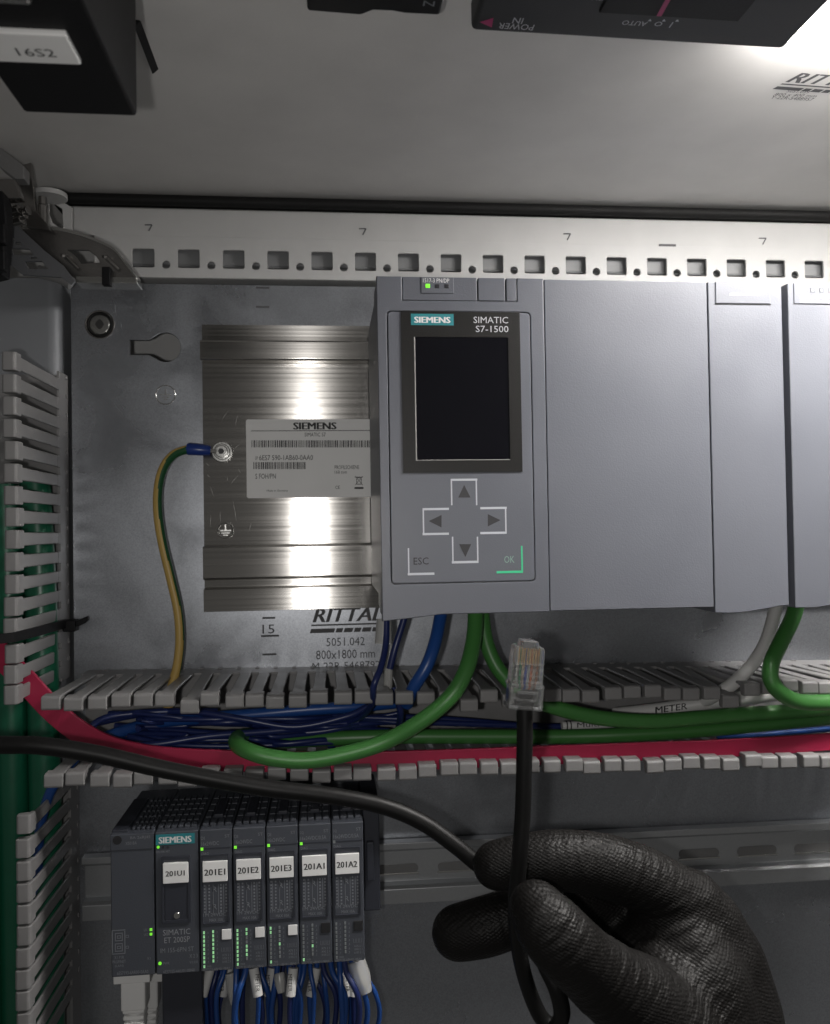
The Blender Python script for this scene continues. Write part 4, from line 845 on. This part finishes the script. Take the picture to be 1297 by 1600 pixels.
# ------------------------------------------------------------------ gloved hand: overlapping swept limbs fused into one skin
def limb(m, pts, sub=6, seg=20):
    P = smooth([PL(a, b, y) for a, b, y, r in pts], sub); n = len(P); rs = []
    for i in range(n):
        t = i/sub; k = min(int(t), len(pts)-2); f = t-k; f = f*f*(3-2*f); rs.append((pts[k][3]*(1-f)+pts[k+1][3]*f))
    d0 = (P[0]-P[1]).normalized(); d1 = (P[-1]-P[-2]).normalized()
    cap0 = [(P[0]+d0*rs[0]*math.sin(R(a)), rs[0]*math.cos(R(a))) for a in (82, 62, 42, 20)]; cap1 = [(P[-1]+d1*rs[-1]*math.sin(R(a)), rs[-1]*math.cos(R(a))) for a in (20, 42, 62, 82)]
    path = [c for c, r in cap0]+P+[c for c, r in cap1]; rad = [r for c, r in cap0]+rs+[r for c, r in cap1]
    m.tube(path, rad, seg)
m = MB()
limb(m, [(776, 1352, -150, 9.4), (815, 1346, -152, 10.0), (865, 1344, -154, 11.2), (915, 1347, -154, 11.6), (965, 1358, -153, 12.0), (1020, 1382, -151, 12.6), (1075, 1418, -150, 13.5)])     # index finger
limb(m, [(716, 1457, -140, 10.7), (760, 1447, -142, 11.2), (810, 1430, -141, 11.0), (860, 1414, -138, 11), (910, 1412, -136, 11.4), (970, 1425, -134, 12), (1040, 1460, -136, 14)])         # middle finger, behind
limb(m, [(800, 1440, -122, 9), (850, 1440, -120, 9.6), (910, 1440, -118, 10.5), (980, 1455, -122, 12), (1050, 1490, -128, 14)])                                                            # ring finger, behind
limb(m, [(880, 1470, -110, 9), (950, 1480, -112, 10), (1040, 1520, -120, 13)])                                                                                                            # little finger, hidden
limb(m, [(838, 1420, -190, 9.6), (852, 1440, -193, 11.2), (878, 1470, -194, 11.8), (912, 1502, -190, 12.0), (952, 1535, -184, 13.5), (1000, 1570, -178, 16.5), (1050, 1620, -174, 20)])       # thumb
limb(m, [(1078, 1412, -150, 13.5), (1102, 1450, -150, 15.5), (1125, 1510, -152, 18), (1142, 1590, -156, 19.5), (1160, 1700, -158, 20)])                                                      # back of the hand
limb(m, [(1040, 1430, -150, 13.5), (1075, 1480, -156, 16), (1095, 1540, -162, 19), (1100, 1630, -166, 21), (1110, 1740, -162, 22)])                                                           # between back and palm
limb(m, [(1000, 1490, -150, 13), (1040, 1520, -158, 16), (1055, 1570, -166, 19), (1060, 1640, -168, 22), (1070, 1740, -162, 23)])                                                             # palm, thumb side
limb(m, [(985, 1570, -150, 14), (1010, 1610, -152, 18), (1020, 1700, -155, 22)])
limb(m, [(960, 1425, -130, 12), (1010, 1455, -138, 14), (1050, 1500, -146, 15)])                                                                                                            # web behind the fingers
ho = m.build('gloved_hand', GLOVE, recalc=True)
md = ho.modifiers.new('r', 'REMESH'); md.mode = 'VOXEL'; md.voxel_size = .0011; md.use_smooth_shade = True
ms = ho.modifiers.new('s', 'SMOOTH'); ms.factor = .5; ms.iterations = 26
dg = bpy.context.evaluated_depsgraph_get(); me = bpy.data.meshes.new_from_object(ho.evaluated_get(dg)); ho.modifiers.clear(); ho.data = me
me = ho.data                                                         # stretched folds of the knit across the bent joints
me.update()
folds = []
for (ax_, ay, ad), (bx, by, bd), rad_, dep in (((880, 1344, -165), (940, 1350, -165), 15, .9), ((975, 1362, -162), (1040, 1395, -160), 17, .9), ((1050, 1420, -170), (1085, 1490, -170), 20, .8), ((868, 1455, -204), (900, 1492, -204), 15, .8), ((945, 1525, -196), (1000, 1575, -194), 20, 1.0), ((1085, 1560, -178), (1120, 1610, -178), 22, .7), ((745, 1450, -150), (790, 1436, -150), 11, .5)):
    A, B = PL(ax_, ay, ad), PL(bx, by, bd); folds.append(((A+B)/2*MM-ho.location, (B-A).normalized(), rad_*MM, dep*.62*MM))
import numpy as np
co = np.zeros(len(me.vertices)*3); no = np.zeros(len(me.vertices)*3); me.vertices.foreach_get('co', co); me.vertices.foreach_get('normal', no); co = co.reshape(-1, 3); no = no.reshape(-1, 3)
d = np.zeros(len(co))
for c_, a_, r_, dp in folds:
    q = co-np.array(c_); L2 = (q*q).sum(1)/(r_*r_); t_ = q@np.array(a_)/MM; sdw = np.linalg.norm(np.cross(q, np.array(a_)), axis=1)/MM
    d += dp*np.exp(-1.6*L2)*(.5*np.cos(t_*1.75+sdw*.35+1.1*np.sin(sdw*.45))+.35*np.cos(t_*.95-sdw*.3))
me.vertices.foreach_set('co', (co+no*d[:, None]).ravel()); me.update()
tag(ho, 'hand in a black knitted glove pinching the black cable at lower right', 'hand')
